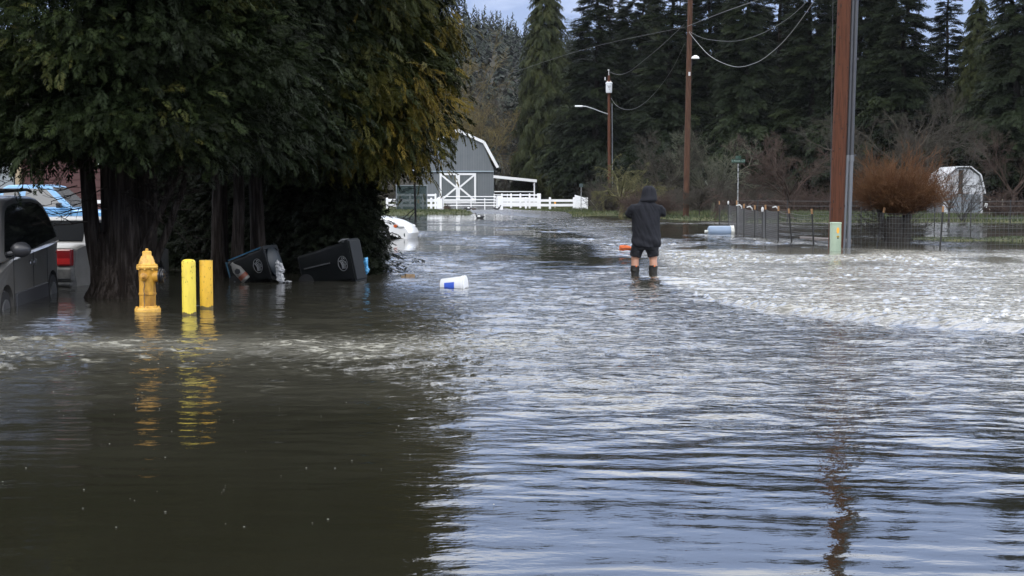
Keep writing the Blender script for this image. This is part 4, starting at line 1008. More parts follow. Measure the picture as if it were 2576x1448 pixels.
# tall lamp pole
lp = thing('lamp_pole', 'tall wooden pole with a small white oval street light, behind the person', 'lamp pole', base(1724.5, 93, .15))
pole_rings(17, .20, .15, .22, seed=2).build('pole', M_pole2, lp, smooth=True)
s9 = 93 / FPX; zl = lambda py: CAMH + (495 - py) * s9 - .15
m = MB(); m.tube([(.27, 0, zl(185)), (.3, -.05, zl(160)), (.36, -.1, zl(150))], .03, 8); m.build('lamp_arm', mat('bracket_dark', (0, 0, 0)), lp)
m = MB(); m.lathe([(.02, -.13), (.25, -.12), (.27, -.06), (.2, .04), (.08, .1), (.01, .11)], 20, M=Matrix.Translation((.53, -.1, zl(147))), sx=1.0, sy=.8); m.build('lamp_head', M_white, lp, smooth=True)
MB().box((.14, -.2, zl(189)), (.12, .1, .24)).build('photocell_box', mat('light_grey', (.5, .5, .5), .5), lp)
# transformer pole
tp = thing('transformer_pole', 'distant pole with a white transformer can and a long street light arm to the left', 'utility pole', base(1533, 134, .2))
s7 = 134 / FPX; zt_ = lambda py: CAMH + (495 - py) * s7 - .2; xt_ = lambda px: (px - 1533) * s7
pole_rings(zt_(192), .17, .12, -.12, seed=3).build('pole', M_pole, tp, smooth=True)
m = MB(); m.tube([(xt_(1530), 0, zt_(194)), (xt_(1529), 0, zt_(178))], .03, 8); m.lathe([(.02, 0), (.09, .0), (.09, .08), (.02, .1)], 10, M=Matrix.Translation((xt_(1529), 0, zt_(180)))); m.build('top_insulator', mat('light_grey', (0, 0, 0)), tp)
m = MB(); m.tube([(xt_(1520.5), 0, zt_(204)), (xt_(1520.5), 0, zt_(196))], .05, 8); m.build('side_insulator', mat('light_grey', (0, 0, 0)), tp)
m = MB(); m.lathe([(.01, 0), (.27, .0), (.29, .05), (.29, .82), (.33, .84), (.33, .93), (.2, 1.0), (.01, 1.02)], 20, M=Matrix.Translation((xt_(1529.5), -.42, zt_(236)))); tr = m.build('transformer', mat('pale_grey_enamel', (.62, .64, .66), .4), tp, smooth=True)
for dx in (-.16, .16): MB().tube([(xt_(1529.5) + dx, -.42, zt_(210)), (xt_(1529.5) + dx, -.42, zt_(206.5))], .05, 8).build('bushing', mat('insulator_tan', (.45, .35, .3), .4), tr)
m = MB()
for dx, dz, wd, hh in ((-.12, .62, .08, .05), (0, .62, .06, .05), (.12, .62, .08, .05), (-.06, .54, .05, .09), (.07, .54, .05, .09), (0, .44, .22, .03), (0, .3, .04, .1)):
    m.box((xt_(1529.5) + dx, -.42 - math.sqrt(max(.29 ** 2 - dx * dx, 0)) - .004, zt_(236) + dz), (wd, .008, hh))
m.build('stencil_marks', mat('print_black', (0, 0, 0)), tr)
m = MB(); pa = [(xt_(1527), -.2, zt_(288)), (xt_(1510), -.9, zt_(284)), (xt_(1488), -1.6, zt_(277)), (xt_(1470), -2.0, zt_(272.5)), (xt_(1458), -2.2, zt_(272))]
m.tube(pa, .045, 8); m.build('lamp_arm', mat('galvanised_arm', (.55, .56, .58), .35, metal=.3), tp)
m = MB(); m.box((xt_(1452), -2.3, zt_(272.5)), (.72, .3, .14)); m.build('lamp_head', M_white, tp, bevel=.05)
m = MB(); m.tube([(xt_(1538), -.1, zt_(262)), (xt_(1540.5), -.1, .3)], .04, 8); m.build('conduit', M_galv, tp)
M_cable = mat('cable_grey', (.17, .17, .165), .5)
M_cable_m = mat('cable_mid_grey', (.06, .06, .058), .5)
M_cable_d = mat('cable_dark', (.05, .05, .05), .6)
def cable(name_label, pts, r, m):
    P = [Vector(p) for p in pts]
    # smooth through the points
    out = []
    for i in range(len(P) - 1):
        p0 = P[max(i - 1, 0)]; p1 = P[i]; p2 = P[i + 1]; p3 = P[min(i + 2, len(P) - 1)]
        for k in range(8):
            t = k / 8
            out.append(0.5 * ((2 * p1) + (p2 - p0) * t + (2 * p0 - 5 * p1 + 4 * p2 - p3) * t * t + (3 * p1 - p0 - 3 * p2 + p3) * t ** 3))
    out.append(P[-1])
    mb = MB(); mb.tube(out, r, 6); o = mb.build('power_cable', m); tag(o, name_label, 'cable')
def lin(pxs, Y0, Y1):
    n = len(pxs)
    a0 = (pxs[0][0] - 1288) / FPX * Y0; a1 = (pxs[-1][0] - 1288) / FPX * Y1; out = []
    for (px, py) in pxs:   # intersect the sight line with the vertical plane through both ends
        u = (px - 1288) / FPX
        # X = a0 + t (a1-a0) = u (Y0 + t (Y1-Y0))
        t = (u * Y0 - a0) / ((a1 - a0) - u * (Y1 - Y0)); Y = Y0 + t * (Y1 - Y0)
        p = W(px, py, Y); out.append(p)
    return out
cable('bright twisted cable sagging deepest to the right of the lamp pole', lin([(1733, 80), (1757, 110), (1790, 143), (1847, 167), (1900, 158), (1945, 128), (1985, 88), (2030, 28), (2075, -40)], 93, 39.6), .012, M_cable)
cable('thinner grey cable sagging just above the bright one', lin([(1733, 78), (1765, 94), (1800, 101), (1847, 103), (1895, 92), (1940, 72), (1990, 40), (2040, -8), (2078, -60)], 93, 39.6), .008, M_cable_m)
cable('thin cable sagging from the top of the transformer pole', lin([(1530, 178), (1545, 185), (1562, 187), (1585, 178), (1615, 155), (1660, 118), (1722, 60)], 134, 93), .013, M_cable_m)
cable('thin cable sagging below the transformer can', lin([(1537, 245), (1548, 262), (1565, 273), (1588, 275), (1615, 263), (1650, 230), (1690, 175), (1722, 110)], 134, 93), .014, M_cable_m)
cable('long straight dark cable rising from the barn trees to the lamp pole', lin([(1120, 228), (1250, 195), (1400, 145), (1530, 108), (1722, 68)], 150, 93), .013, M_cable_d)
cable('dark overhead cable continuing right from the lamp pole', lin([(1728, 66), (1820, 30), (1900, 2), (2080, -60)], 93, 39.6), .016, M_cable_d)
# street sign
M_sign = mat('sign_green', (.008, .04, .022), .5); M_letter = mat('sign_white', (.30, .38, .33), .5)
def text(body, size, loc, rot, m, parent, name='lettering', ext=.002, align='CENTER', xs=1.0):
    c = bpy.data.curves.new('txt', 'FONT'); c.body = body; c.size = size; c.extrude = ext; c.align_x = align; c.align_y = 'CENTER'
    o = bpy.data.objects.new('txt', c); COL.objects.link(o)
    me = bpy.data.meshes.new_from_object(o.evaluated_get(bpy.context.evaluated_depsgraph_get())); bpy.data.objects.remove(o)
    me.name = name; me.materials.clear(); me.materials.append(m)
    q = bpy.data.objects.new(name, me); COL.objects.link(q); q.parent = parent; q.location = loc; q.rotation_euler = rot; q.scale = (xs, 1, 1); return q
ss = thing('street_name_sign', 'green street name sign with crossed blades on a thin galvanised post', 'street sign', base(1855, 79, -.2))
s5 = 79 / FPX
zz = lambda py: CAMH + (495 - py) * s5 + .2
m = MB(); m.tube([(0, 0, 0), (0, 0, zz(412))], .032, 8); m.build('post', mat('sign_post_grey', (.28, .29, .29), .6, col2=(.05, .05, .05), nscale=9, nlow=.5, nhigh=.6), ss)
bl = MB().box((0, -.02, zz(405)), (.76, .012, .2)).build('name_blade', M_sign, ss)
text('S RIVER CT', .15, (0, -.03, zz(405)), (R(90), 0, 0), M_letter, bl)
b2_ = MB().box((0, 0, zz(396)), (.14, .55, .17), rz=R(8)).build('cross_blade', M_sign, ss)
# basketball hoop
bh = thing('basketball_hoop', 'black basketball stand with a white net, left of the barn', 'basketball hoop', base(1046, 91, -.05))
s4 = 91 / FPX; zh = lambda py: CAMH + (495 - py) * s4 + .05; xh = lambda px: (px - 1046) * s4
M_blk = mat('black_steel', (.008, .008, .009), .9, spec=.1)
m = MB(); m.tube([(0, 0, 0), (-.06, 0, zh(460)), (-.1, 0, zh(420)), (-.15, 0, 3.6)], .07, 10); m.build('pole', M_blk, bh, smooth=True)
m = MB(); m.tube([(0, 0, .75), (-.85, .1, .05)], .03, 6); m.tube([(0, 0, .55), (-.45, .1, .05)], .03, 6); m.box((-.6, .1, .0), (1.3, .7, .14)); m.build('base', M_blk, bh)
m = MB(); m.box((.1, -.5, 3.45), (1.1, .04, .72)); bb = m.build('backboard', mat('clear_board', (.55, .57, .6), .2), bh)
MB().box((.25, -.53, 3.3), (.45, .01, .3)).build('target_square', M_white, bb)
m = MB(); c0 = Vector((xh(1057), -.8, zh(442)))
ring = [c0 + Vector((.23 * math.cos(a), .23 * math.sin(a), 0)) for a in [k * math.pi / 8 for k in range(17)]]
m.tube(ring, .012, 6, cap=False); m.tube([(.1, -.5, c0.z), (c0.x, c0.y + .23, c0.z)], .02, 6); m.build('rim', mat('rim_orange', (.5, .12, .03), .5), bh)
m = MB()
for k in range(10):
    a = k * math.pi / 5
    for sg in (-1, 1):
        m.tube([c0 + Vector((.23 * math.cos(a), .23 * math.sin(a), 0)), c0 + Vector((.14 * math.cos(a + sg * .6), .14 * math.sin(a + sg * .6), -.25)), c0 + Vector((.11 * math.cos(a + sg * 1.0), .11 * math.sin(a + sg * 1.0), -.46))], .010, 4)
m.build('net', M_white, bh)
p2_ = thing('utility_pedestal', 'small green pedestal with an orange sticker beside the basketball pole', 'utility box', base(1052.5, 143, .0))
MB().box((0, 0, .6), (.42, .3, 1.35)).build('body', M_ped, p2_, bevel=.02); MB().box((0, 0, 1.3), (.46, .34, .07)).build('cap', M_ped, p2_)
MB().box((.02, -.155, .95), (.2, .01, .3)).build('sticker', mat('orange_sticker', (0, 0, 0)), p2_)
mk = thing('marker_post', 'short post with a yellow reflector behind the far paddock fence', 'marker', base(1396, 152, .1))
MB().box((0, 0, .4), (.12, .1, 1.0)).build('post', mat('pale_post', (0, 0, 0)), mk); MB().box((0, -.06, .72), (.2, .02, .34)).build('reflector', mat('orange_sticker', (0, 0, 0)), mk)
tpn = thing('thin_signpost', 'thin pale metal post with a small dark sign before the wide white fence panel', 'signpost', base(1461.5, 130, .1))
MB().tube([(0, 0, -.2), (0, 0, 2.3)], .035, 8).build('post', mat('sign_post_grey', (0, 0, 0)), tpn); MB().box((0, -.04, 2.35), (.34, .02, .3)).build('sign_plate', mat('dark_plate', (.03, .05, .05), .6), tpn)
gw = thing('guy_wire', 'pale guy wire slanting into the grass right of the white fence', 'guy wire', base(1500, 128, .1)); MB().tube([(.3, 0, -.1), (-.55, 0, 1.0)], .03, 6).build('wire', M_cable, gw)
# flower tubs
M_tub = mat('brown_tub', (.07, .045, .035), .8)
def tub(label, px, Y, w, h, plants):
    t = thing('planter_tub', label, 'planter', base(px, Y, .02)); m = MB(); m.lathe([(w * .38, 0), (w * .5, h * .85), (w * .54, h * .85), (w * .54, h), (w * .4, h), (.01, h * .9)], 18); m.build('tub', M_tub, t)
    if plants:
        g = np.random.default_rng(5); n = 60; twiggy('dead_plants', t, np.stack([g.normal(size=n) * w * .15, g.normal(size=n) * w * .15, np.full(n, h * .85)], -1), unit(np.stack([g.normal(size=n) * .6, g.normal(size=n) * .6, np.ones(n)], -1)), g.uniform(.1, .35, n), np.full(n, .015), M_twig_red, ((3, .8, .6, .7),), seed=3)
tub('round brown tub of dead plants at the left end of the pipe gate', 1125, 141.5, .72, .38, True)
tub('smaller dark tub between the two ducks by the gate', 1192.5, 139, .42, .26, False)
# ---- ducks
M_duck = mat('duck_black', (.02, .02, .022), .6); M_duckw = mat('duck_white', (.7, .7, .68), .6)
def duck(label, px, Y, face, pose, z=0.0, sc=1.0):
    t = thing('duck', label, 'duck', base(px, Y, z), (0, 0, face), group='dark ducks on the drive and water'); t.scale = (sc,) * 3
    m = MB(); zb = .20 if pose != 'swim' else .07
    m.loft([[Vector((x, r * math.cos(a) * .9, zb + dz + r * math.sin(a))) for a in [k * math.pi / 7 for k in range(14)]] for x, dz, r in ((-.36, .05, .02), (-.28, .03, .06), (-.15, 0, .115), (0, 0, .135), (.14, .01, .12), (.24, .03, .07), (.28, .05, .02))])
    if pose == 'feed':
        m.tube([(.18, 0, zb + .04), (.28, 0, zb + .06), (.36, 0, zb - .02), (.38, 0, zb - .1)], [.07, .05, .04, .04], 10); hd = (.39, 0, zb - .12); bk = (.05, 0, -.04)
    elif pose == 'turned':
        m.tube([(.18, 0, zb + .04), (.22, .01, zb + .14), (.16, .03, zb + .2)], [.07, .05, .045], 10); hd = (.13, .03, zb + .2); bk = (-.06, .02, -.01)
    else:
        m.tube([(.18, 0, zb + .04), (.27, 0, zb + .13), (.29, 0, zb + .2)], [.07, .045, .04], 10); hd = (.31, 0, zb + .22); bk = (.07, 0, -.01)
    m.ell(hd, (.055, .045, .045), 10)
    fuse(m, 'body', M_duck, t, .018, 2)
    MB().box((hd[0] + bk[0], hd[1] + bk[1], hd[2] + bk[2]), (.06, .03, .018)).build('bill', mat('bill_pink', (.35, .2, .15), .5), t)
    MB().ell((.0, -.10, zb + .05), (.12, .045, .06), 10).ell((.0, .10, zb + .05), (.12, .045, .06), 10).build('wing_patch', M_duckw, t, smooth=True)
    if pose != 'swim':
        m = MB()
        for s in (-.05, .05): m.tube([(.02, s, .12), (.03, s, .01)], .012, 6); m.box((.06, s, .006), (.08, .05, .012))
        m.build('feet', mat('duck_foot', (.2, .13, .05), .6), t)
duck('black duck bending down to feed by the grass in front of the pipe gate', 1178, 138, R(200), 'feed', .03, 1.2)
duck('black and white duck standing upright beside the white gate pillar', 1250, 141, R(10), 'stand', .03, 1.2)
duck('dark duck swimming alone on the water before the wet drive', 1207, 93.5, R(150), 'swim', 0, 1.05)
# ================================================================ vehicles
M_glass = mat('dark_car_glass', (.008, .009, .01), .04, spec=.6)
M_tyre = mat('tyre_rubber', (.012, .012, .012), .85)
M_rim = mat('alloy_rim', (.45, .45, .46), .35, metal=.7)
M_trim = mat('black_trim', (.015, .015, .016), .6)
M_chrome = mat('chrome', (.6, .6, .6), .15, metal=1)
def car(name, label, cat, loc, rz, paint, low, zb, w, xf, xr, ra, gh, wb, wt, sidewins, wheel_r, pitch=0.0, glass=M_glass, rimm=M_rim, extra=None, group=None):
    """low: top outline (x, z) from rear to front of the lower body; gh: greenhouse (x, z) rear base, rear roof..., front base"""
    t = thing(name, label, cat, loc, (0, pitch, rz), group)
    def arc(xc): return [(xc + ra * math.cos(a), wheel_r + ra * math.sin(a)) for a in [math.pi * k / 10 for k in range(11)]]
    def clipz(p): return [(x, max(z, zb)) for x, z in p]
    poly = list(low)                              # rear -> front over the top
    poly += [(low[-1][0] - .02, zb)]
    poly += clipz(arc(xf)) + clipz(arc(xr)) + [(low[0][0] + .02, zb)]
    cxm = sum(p[0] for p in low) / len(low); czm = wheel_r + .2
    L = max(p[0] for p in low) - min(p[0] for p in low); xm = (max(p[0] for p in low) + min(p[0] for p in low)) / 2
    def sec(y, sxx, szz): return [Vector((xm + (x - xm) * sxx, y, (czm + (z - czm) * szz) if z > czm else z)) for x, z in poly]
    m = MB(); n = len(poly)
    secs = [sec(-w, .965, .93), sec(-w + .035, .975, .965), sec(-w + .14, .988, .99), sec(-w + .4, 1, 1), sec(w - .4, 1, 1), sec(w - .14, .988, .99), sec(w - .035, .975, .965), sec(w, .965, .93)]
    hl_ = L / 2
    for s_ in secs:
        for v in s_:
            q_ = max(0.0, (abs(v.x - xm) - .72 * hl_) / (.28 * hl_)); v.y *= 1 - .17 * q_ * q_
    m.loft(secs); m.build('body', paint, t, smooth=28)
    # greenhouse
    zlo = min(gh[0][1], gh[-1][1]); zhi = max(z for x, z in gh)
    def hwid(z): f = np.clip((z - zlo) / (zhi - zlo), 0, 1); return wb + (wt - wb) * f ** 1.0
    m = MB(); rings = []
    for side in (-1, 1):
        rings.append([Vector((x, side * hwid(z), z)) for x, z in gh])
    k = len(gh); mid = [Vector((x + (.0), 0, z + (.02 if z > zhi - .1 else 0))) for x, z in gh]
    m.loft([rings[0], mid, rings[1]]); m.build('cabin', paint, t, smooth=28, bevel=.035)
    # side glass slightly proud of the cabin
    for wi in sidewins:
        for side in (-1, 1):
            m = MB(); vs = []
            for off in (.006, -.02):
                vs += [Vector((x, side * (hwid(z) + off), z)) for x, z in wi]
            q = len(wi); m.add(vs, [tuple(range(q)), tuple(reversed(range(q, 2 * q)))] + [(i, i + q, (i + 1) % q + q, (i + 1) % q) for i in range(q)])
            m.build('side_window', glass, t)
    # windscreen and rear glass
    def pane(p, q, nm, ins=.1):
        (x0, z0), (x1, z1) = p, q
        d = Vector((x1 - x0, 0, z1 - z0)); nrm = Vector((d.z, 0, -d.x)).normalized(); 
        if (nrm.x > 0) != (x0 > xm): nrm = -nrm
        a0 = Vector((x0, 0, z0)) + d * .1; a1 = Vector((x0, 0, z0)) + d * .92
        vs = []
        for off in (.012, -.02):
            for (pp, yy) in ((a0, -hwid(a0.z) + ins), (a0, hwid(a0.z) - ins), (a1, hwid(a1.z) - ins), (a1, -hwid(a1.z) + ins)):
                v = pp + nrm * off; vs.append((v.x, yy, v.z + (.008 if off > 0 else 0)))
        MB().add(vs, [(0, 1, 2, 3), (7, 6, 5, 4), (0, 4, 5, 1), (1, 5, 6, 2), (2, 6, 7, 3), (3, 7, 4, 0)]).build(nm, glass, t)
    pane(gh[0], gh[1], 'rear_window'); pane(gh[-1], gh[-2], 'windscreen')
    for x in (xf, xr):
        for side in (-1, 1):
            y = side * (w - .11)
            wl_ = MB(); wl_.lathe([(wheel_r * .6, -.1), (wheel_r * .93, -.1), (wheel_r, -.06), (wheel_r, .06), (wheel_r * .93, .1), (wheel_r * .6, .1)], 28, M=Matrix.Translation((x, y, wheel_r)) @ Matrix.Rotation(R(90), 4, 'X'))
            wo = wl_.build('wheel', M_tyre, t, smooth=True)
            rm = MB(); MX = Matrix.Translation((x, y + side * .085, wheel_r)) @ Matrix.Rotation(R(90), 4, 'X')
            rm.lathe([(.02, -.03), (wheel_r * .62, -.03), (wheel_r * .62, .03), (wheel_r * .55, .03), (wheel_r * .53, -.01), (.02, -.01)], 24, M=MX)
            for s5_ in range(7):
                a = s5_ * 2 * math.pi / 7; rm.box((x + math.cos(a) * wheel_r * .3, y + side * .10, wheel_r + math.sin(a) * wheel_r * .3), (wheel_r * .58, .03, .05), ry=-a)
            rm.lathe([(.01, -.04), (.06, -.04), (.06, .04), (.01, .04)], 12, M=MX)
            rm.build('rim', rimm, wo)
            ab = MB(); ab.lathe([(.01, -.1), (ra * .98, -.1), (ra * .98, .1), (.01, .1)], 24, M=Matrix.Translation((x, side * (w - .32), wheel_r)) @ Matrix.Rotation(R(90), 4, 'X')); ab.build('wheel_arch_liner', M_trim, t)
    return t, hwid
# --- minivan
M_silver = mat('silver_grey_paint', (.15, .147, .14), .35, metal=.2, coat=.3, col2=(.12, .112, .10), nscale=2)
van_az = R(-6.5)            # length direction measured from the view axis
vx, vy = -6.38, 17.6     # front right wheel
L_ = 2.87
# vehicle frame: +x is the nose, which points back towards the camera and slightly right
rzv = math.atan2(-math.cos(van_az), -math.sin(van_az) )
wv = .96; xf_, xr_ = 1.43, -1.43
ox = vx - (math.cos(rzv) * xf_ - math.sin(rzv) * (wv - .1)); oy = vy - (math.sin(rzv) * xf_ + math.cos(rzv) * (wv - .1))
van, hv = car('minivan', 'silver grey minivan with dark windows and roof rack, half in view at the left edge', 'minivan', (ox, oy, -.39), rzv, M_silver,
   [(-2.36, .55), (-2.34, .95), (-2.22, 1.12), (-1.2, 1.10), (0.2, 1.06), (1.05, 1.02), (1.6, .93), (2.1, .80), (2.36, .62), (2.4, .4)], .24, wv, xf_, xr_, .40,
   [(-2.26, 1.08), (-2.18, 1.32), (-2.07, 1.52), (-1.9, 1.66), (-1.65, 1.73), (-1.3, 1.77), (-.3, 1.785), (.2, 1.75), (.5, 1.68), (.7, 1.57), (1.62, .98)], .935, .68,
   [[(-2.1, 1.16), (-2.05, 1.32), (-1.96, 1.46), (-1.82, 1.58), (-1.6, 1.65), (-1.2, 1.69), (-.20, 1.69), (-.20, 1.07)], [(-.19, 1.07), (-.19, 1.69), (.2, 1.66), (.42, 1.60), (.6, 1.50), (1.22, 1.08), (1.18, 1.03)]], .33, pitch=R(1.0), rimm=mat('dull_rim', (.2, .2, .2), .4, metal=.6))
for side in (-1, 1):
    m = MB(); m.ell((1.02, side * 1.06, 1.13), (.09, .13, .10), 14); m.tube([(1.05, side * .86, 1.07), (1.04, side * 1.0, 1.1)], .035, 8)
    m.build('side_mirror', mat('dark_mirror_shell', (.03, .03, .033), .35), van, smooth=True)
    for x in (-.02, -.24): 
        m = MB(); m.ell((x, side * .962, .90), (.085, .02, .045), 12); h_ = m.build('door_handle', mat('dull_chrome', (.32, .32, .32), .3, metal=.8), van, smooth=True)
    m = MB(); m.box((0.0, side * .972, .47), (1.9, .03, .2)); m.build('side_moulding', mat('dark_grey_moulding', (.045, .045, .048), .5), van, bevel=.01)
    m = MB(); m.tube([(-1.75, side * .60, 1.83), (-1.5, side * .60, 1.86), (.2, side * .60, 1.85), (.42, side * .60, 1.77)], .022, 8); m.build('roof_rail', M_trim, van)
m = MB()
for x in (-1.2, -.2): m.tube([(x, -.62, 1.86), (x, .62, 1.86)], .02, 8)
m.build('rack_crossbar', M_trim, van)
m = MB(); m.tube([(-1.3, .25, 1.88), (-.2, .15, 1.9), (.2, .35, 1.86)], .018, 6); m.tube([(-1.0, -.3, 1.88), (-.1, .5, 1.9)], .016, 6); m.build('strapped_hoses', mat('dull_black', (.02, .02, .02), .7), van)
m = MB()
for side in (-1, 1): m.box((-2.2, side * .80, .95), (.14, .10, .30))
m.build('tail_light', mat('red_lens', (.25, .01, .012), .2), van, bevel=.02)
for side in (-1, 1): MB().box((2.2, side * .68, .70), (.18, .34, .16)).build('headlight', mat('clear_lens', (.5, .5, .5), .1), van, bevel=.03)
# panel seams
m = MB()
for x in (-.13, 1.0, -1.02):
    m.box((x, .9635, .72), (.012, .006, .66))
m.build('door_seam', M_trim, van)
# --- pale sedan seen from behind between the van and the cedar
M_pale = mat('pale_cream_paint', (.26, .25, .225), .4, col2=(.18, .17, .15), nscale=3, coat=.2)
sed, _ = car('sedan', 'dirty cream sedan seen from behind with a big red tail light, between minivan and cedar', 'car', (-7.37, 24.4, -.38), R(85), M_pale,
   [(-2.3, .45), (-2.34, .62), (-2.28, .98), (-2.1, 1.04), (-1.35, 1.06), (1.0, 1.0), (2.1, .82), (2.3, .55)], .25, .88, 1.35, -1.35, .36,
   [(-1.72, 1.02), (-1.05, 1.40), (-.6, 1.43), (.3, 1.42), (1.15, .96)], .80, .58, [[(-1.45, 1.08), (-.98, 1.34), (-.15, 1.36), (-.15, 1.06)], [(-.08, 1.06), (-.08, 1.36), (.28, 1.35), (.95, 1.05)]], .31, glass=mat('dim_car_glass', (.006, .007, .008), .6, spec=.02))
M_red_l = mat('red_lens', (0, 0, 0))
for side in (-1, 1):
    m = MB(); m.box((-2.29, side * .63, .83), (.12, .24, .26)); l_ = m.build('tail_light', M_red_l, sed, bevel=.02)
    m = MB(); m.box((-2.355, side * .63, .775), (.02, .21, .09)); m.build('reflector', mat('bright_red_lens', (.55, .02, .02), .25), l_)
m = MB(); m.box((-2.30, 0, .57), (.16, 1.54, .22)); m.box((-2.32, 0, .42), (.12, 1.48, .07)); m.build('bumper', mat('scuffed_bumper', (.22, .21, .19), .5, col2=(.1, .1, .09), nscale=6), sed, bevel=.03)
m = MB(); m.box((-2.385, 0, .5), (.02, 1.5, .015)); m.build('bumper_seam', M_trim, sed)
m = MB(); m.box((-2.345, -.2, .78), (.01, .5, .14)); m.build('licence_plate', mat('plate_white', (.5, .5, .48), .5), sed)
# --- light blue pickup
M_blue = mat('light_blue_paint', (.17, .40, .68), .35, coat=.4, col2=(.14, .33, .58), nscale=1.5)
pk, _ = car('pickup_truck', 'light blue old pickup facing right, parked in front of the red-brown house', 'pickup truck', (-10.85, 33.4, .1), R(0), M_blue,
   [(-2.3, .55), (-2.3, 1.02), (-.6, 1.02), (.9, 1.0), (1.9, .93), (2.1, .86), (2.15, .5)], .35, .80, 1.35, -1.35, .38,
   [(-1.0, 1.0), (-.92, 1.46), (-.75, 1.56), (.12, 1.56), (.2, 1.54), (.82, .99)], .76, .62, [[(-.88, 1.06), (-.82, 1.42), (-.72, 1.48), (-.48, 1.48), (-.48, 1.06)], [(-.34, 1.06), (-.32, 1.44), (-.28, 1.48), (.1, 1.48), (.16, 1.45), (.56, 1.07)]], .33,
   glass=mat('painted_reflection_glass', (.10, .10, .10), .08, spec=.8))  # grey base colour paints pale reflections into the pickup panes
m = MB(); m.box((0, -.812, .72), (3.9, .01, .02)); m.build('body_line', M_trim, pk)
for side in (-1, 1):
    MB().box((.5, side * .88, 1.1), (.10, .16, .12)).build('side_mirror', M_trim, pk, bevel=.02)
    MB().box((2.12, side * .6, .78), (.06, .26, .13)).build('headlight', mat('clear_lens', (0, 0, 0)), pk)
MB().box((2.2, 0, .52), (.12, 1.6, .16)).build('bumper', M_chrome, pk, bevel=.02)
MB().box((.75, -.812, .92), (.012, .012, .5)).box((-.42, -.812, .8), (.012, .012, .5)).build('door_seam', M_trim, pk)
# --- white car nosing out from behind the shrub
M_wcar = mat('white_car_paint', (.78, .78, .79), .25, coat=.5, col2=(.66, .66, .65), nscale=1.5)
wc, _ = car('white_car', 'white coupe nose with orange-tipped headlight poking out right of the cedar', 'car', (W(1038, 560, 48).x - 2.12, 48.6, -.20), R(-9), M_wcar,
   [(-2.2, .5), (-2.2, .95), (-1.4, 1.0), (0.6, .98), (1.2, .93), (1.7, .80), (2.0, .66), (2.18, .50), (2.24, .38), (2.2, .26)], .17, .87, 1.25, -1.25, .36,
   [(-1.9, .96), (-1.0, 1.33), (-.4, 1.36), (.1, 1.32), (.95, .92)], .78, .58, [[(-1.5, 1.02), (-1.0, 1.26), (-.35, 1.29), (-.35, 1.0)], [(-.28, 1.0), (-.28, 1.29), (.05, 1.26), (.7, .98)]], .315)
for side in (-1, 1):
    m = MB(); m.ell((1.86, side * .800, .60), (.19, .075, .068), 14, M=Matrix.Identity(4)); hl = m.build('headlight', mat('clear_lens', (0, 0, 0)), wc, smooth=True)
    m = MB(); m.ell((1.74, side * .845, .62), (.08, .045, .058), 10); m.build('turn_signal', mat('orange_lens', (.8, .14, .02), .2), hl, smooth=True)
    m = MB(); m.lathe([(.01, 0), (.085, 0), (.085, .02), (.01, .02)], 16, M=Matrix.Translation((2.06, side * .74, .33)) @ Matrix.Rotation(R(90), 4, 'Y') @ Matrix.Rotation(R(-side * 40), 4, 'X')); m.build('fog_lamp', mat('dark_plate', (0, 0, 0)), wc)
# --- something white and boxy by the beige wall: corner of a utility trailer
trl = thing('utility_trailer', 'white-framed trailer corner glimpsed between the cedar trunk and the dark hedge', 'trailer', base(385, 31, -.25))
MB().box((0, 0, .78), (.5, 1.6, .34)).build('tub', mat('dark_grey_panel', (.09, .095, .10), .5), trl, bevel=.02)
MB().box((.14, -.82, .80), (.16, .05, .36)).box((.0, -.82, .60), (.45, .06, .05)).build('frame', M_white, trl, bevel=.01)
for s in (-1, 1): MB().lathe([(.05, -.08), (.27, -.08), (.27, .08), (.05, .08)], 18, M=Matrix.Translation((s * .3, .2, .3)) @ Matrix.Rotation(R(90), 4, 'Y')).build('wheel', M_tyre, trl)
# --- red vehicle far right
rv, _ = car('red_vehicle', 'dark red vehicle with a pale wheel parked far back left of the big pole', 'car', (W(2062, 500, 168).x + 1.6, 168, .62), R(180), mat('dark_red_paint', (.22, .02, .03), .4, coat=.3),
   [(-2.2, .5), (-2.2, 1.05), (-1.5, 1.1), (1.0, 1.05), (2.0, .98), (2.2, .9), (2.25, .5)], .3, .88, 1.45, -1.35, .42,
   [(-2.15, 1.05), (-2.0, 1.6), (-1.8, 1.72), (.2, 1.72), (1.0, 1.02)], .84, .66, [[(-2.0, 1.1), (-1.85, 1.6), (-.6, 1.64), (-.6, 1.1)], [(-.5, 1.1), (-.5, 1.64), (.2, 1.64), (.85, 1.1)]], .36)
# ================================================================ hydrant and bollards
M_hyd = mat('weathered_yellow_paint', (.56, .29, .03), .5, col2=(.15, .06, .012), nscale=9, stretch=(1, 1, .4), nlow=.42, nhigh=.72, bump=.002, bscale=40)
M_hyd2 = mat('bright_hydrant_paint', (.72, .42, .08), .45, col2=(.34, .16, .025), nscale=16, nlow=.48, nhigh=.75)
hy = thing('fire_hydrant', 'weathered yellow fire hydrant with a dark outlet cap on its right side', 'fire hydrant', base(369, 17.25))
m = MB(); m.lathe([(.155, -.3), (.155, 0), (.157, .028), (.15, .045), (.12, .055), (.1, .06), (.098, .07)], 32)
for k in range(8):
    a = k * math.pi / 4 + .2; m.lathe([(.014, .04), (.014, .064), (.001, .066)], 6, M=Matrix.Translation((.13 * math.cos(a), .13 * math.sin(a), 0)))
m.build('base_flange', M_hyd2, hy, smooth=35)
m = MB(); m.lathe([(.098, .05), (.097, .2), (.106, .205), (.106, .226), (.1, .232), (.098, .33), (.10, .40), (.102, .50), (.106, .525)], 32); m.build('barrel', M_hyd, hy, smooth=35)
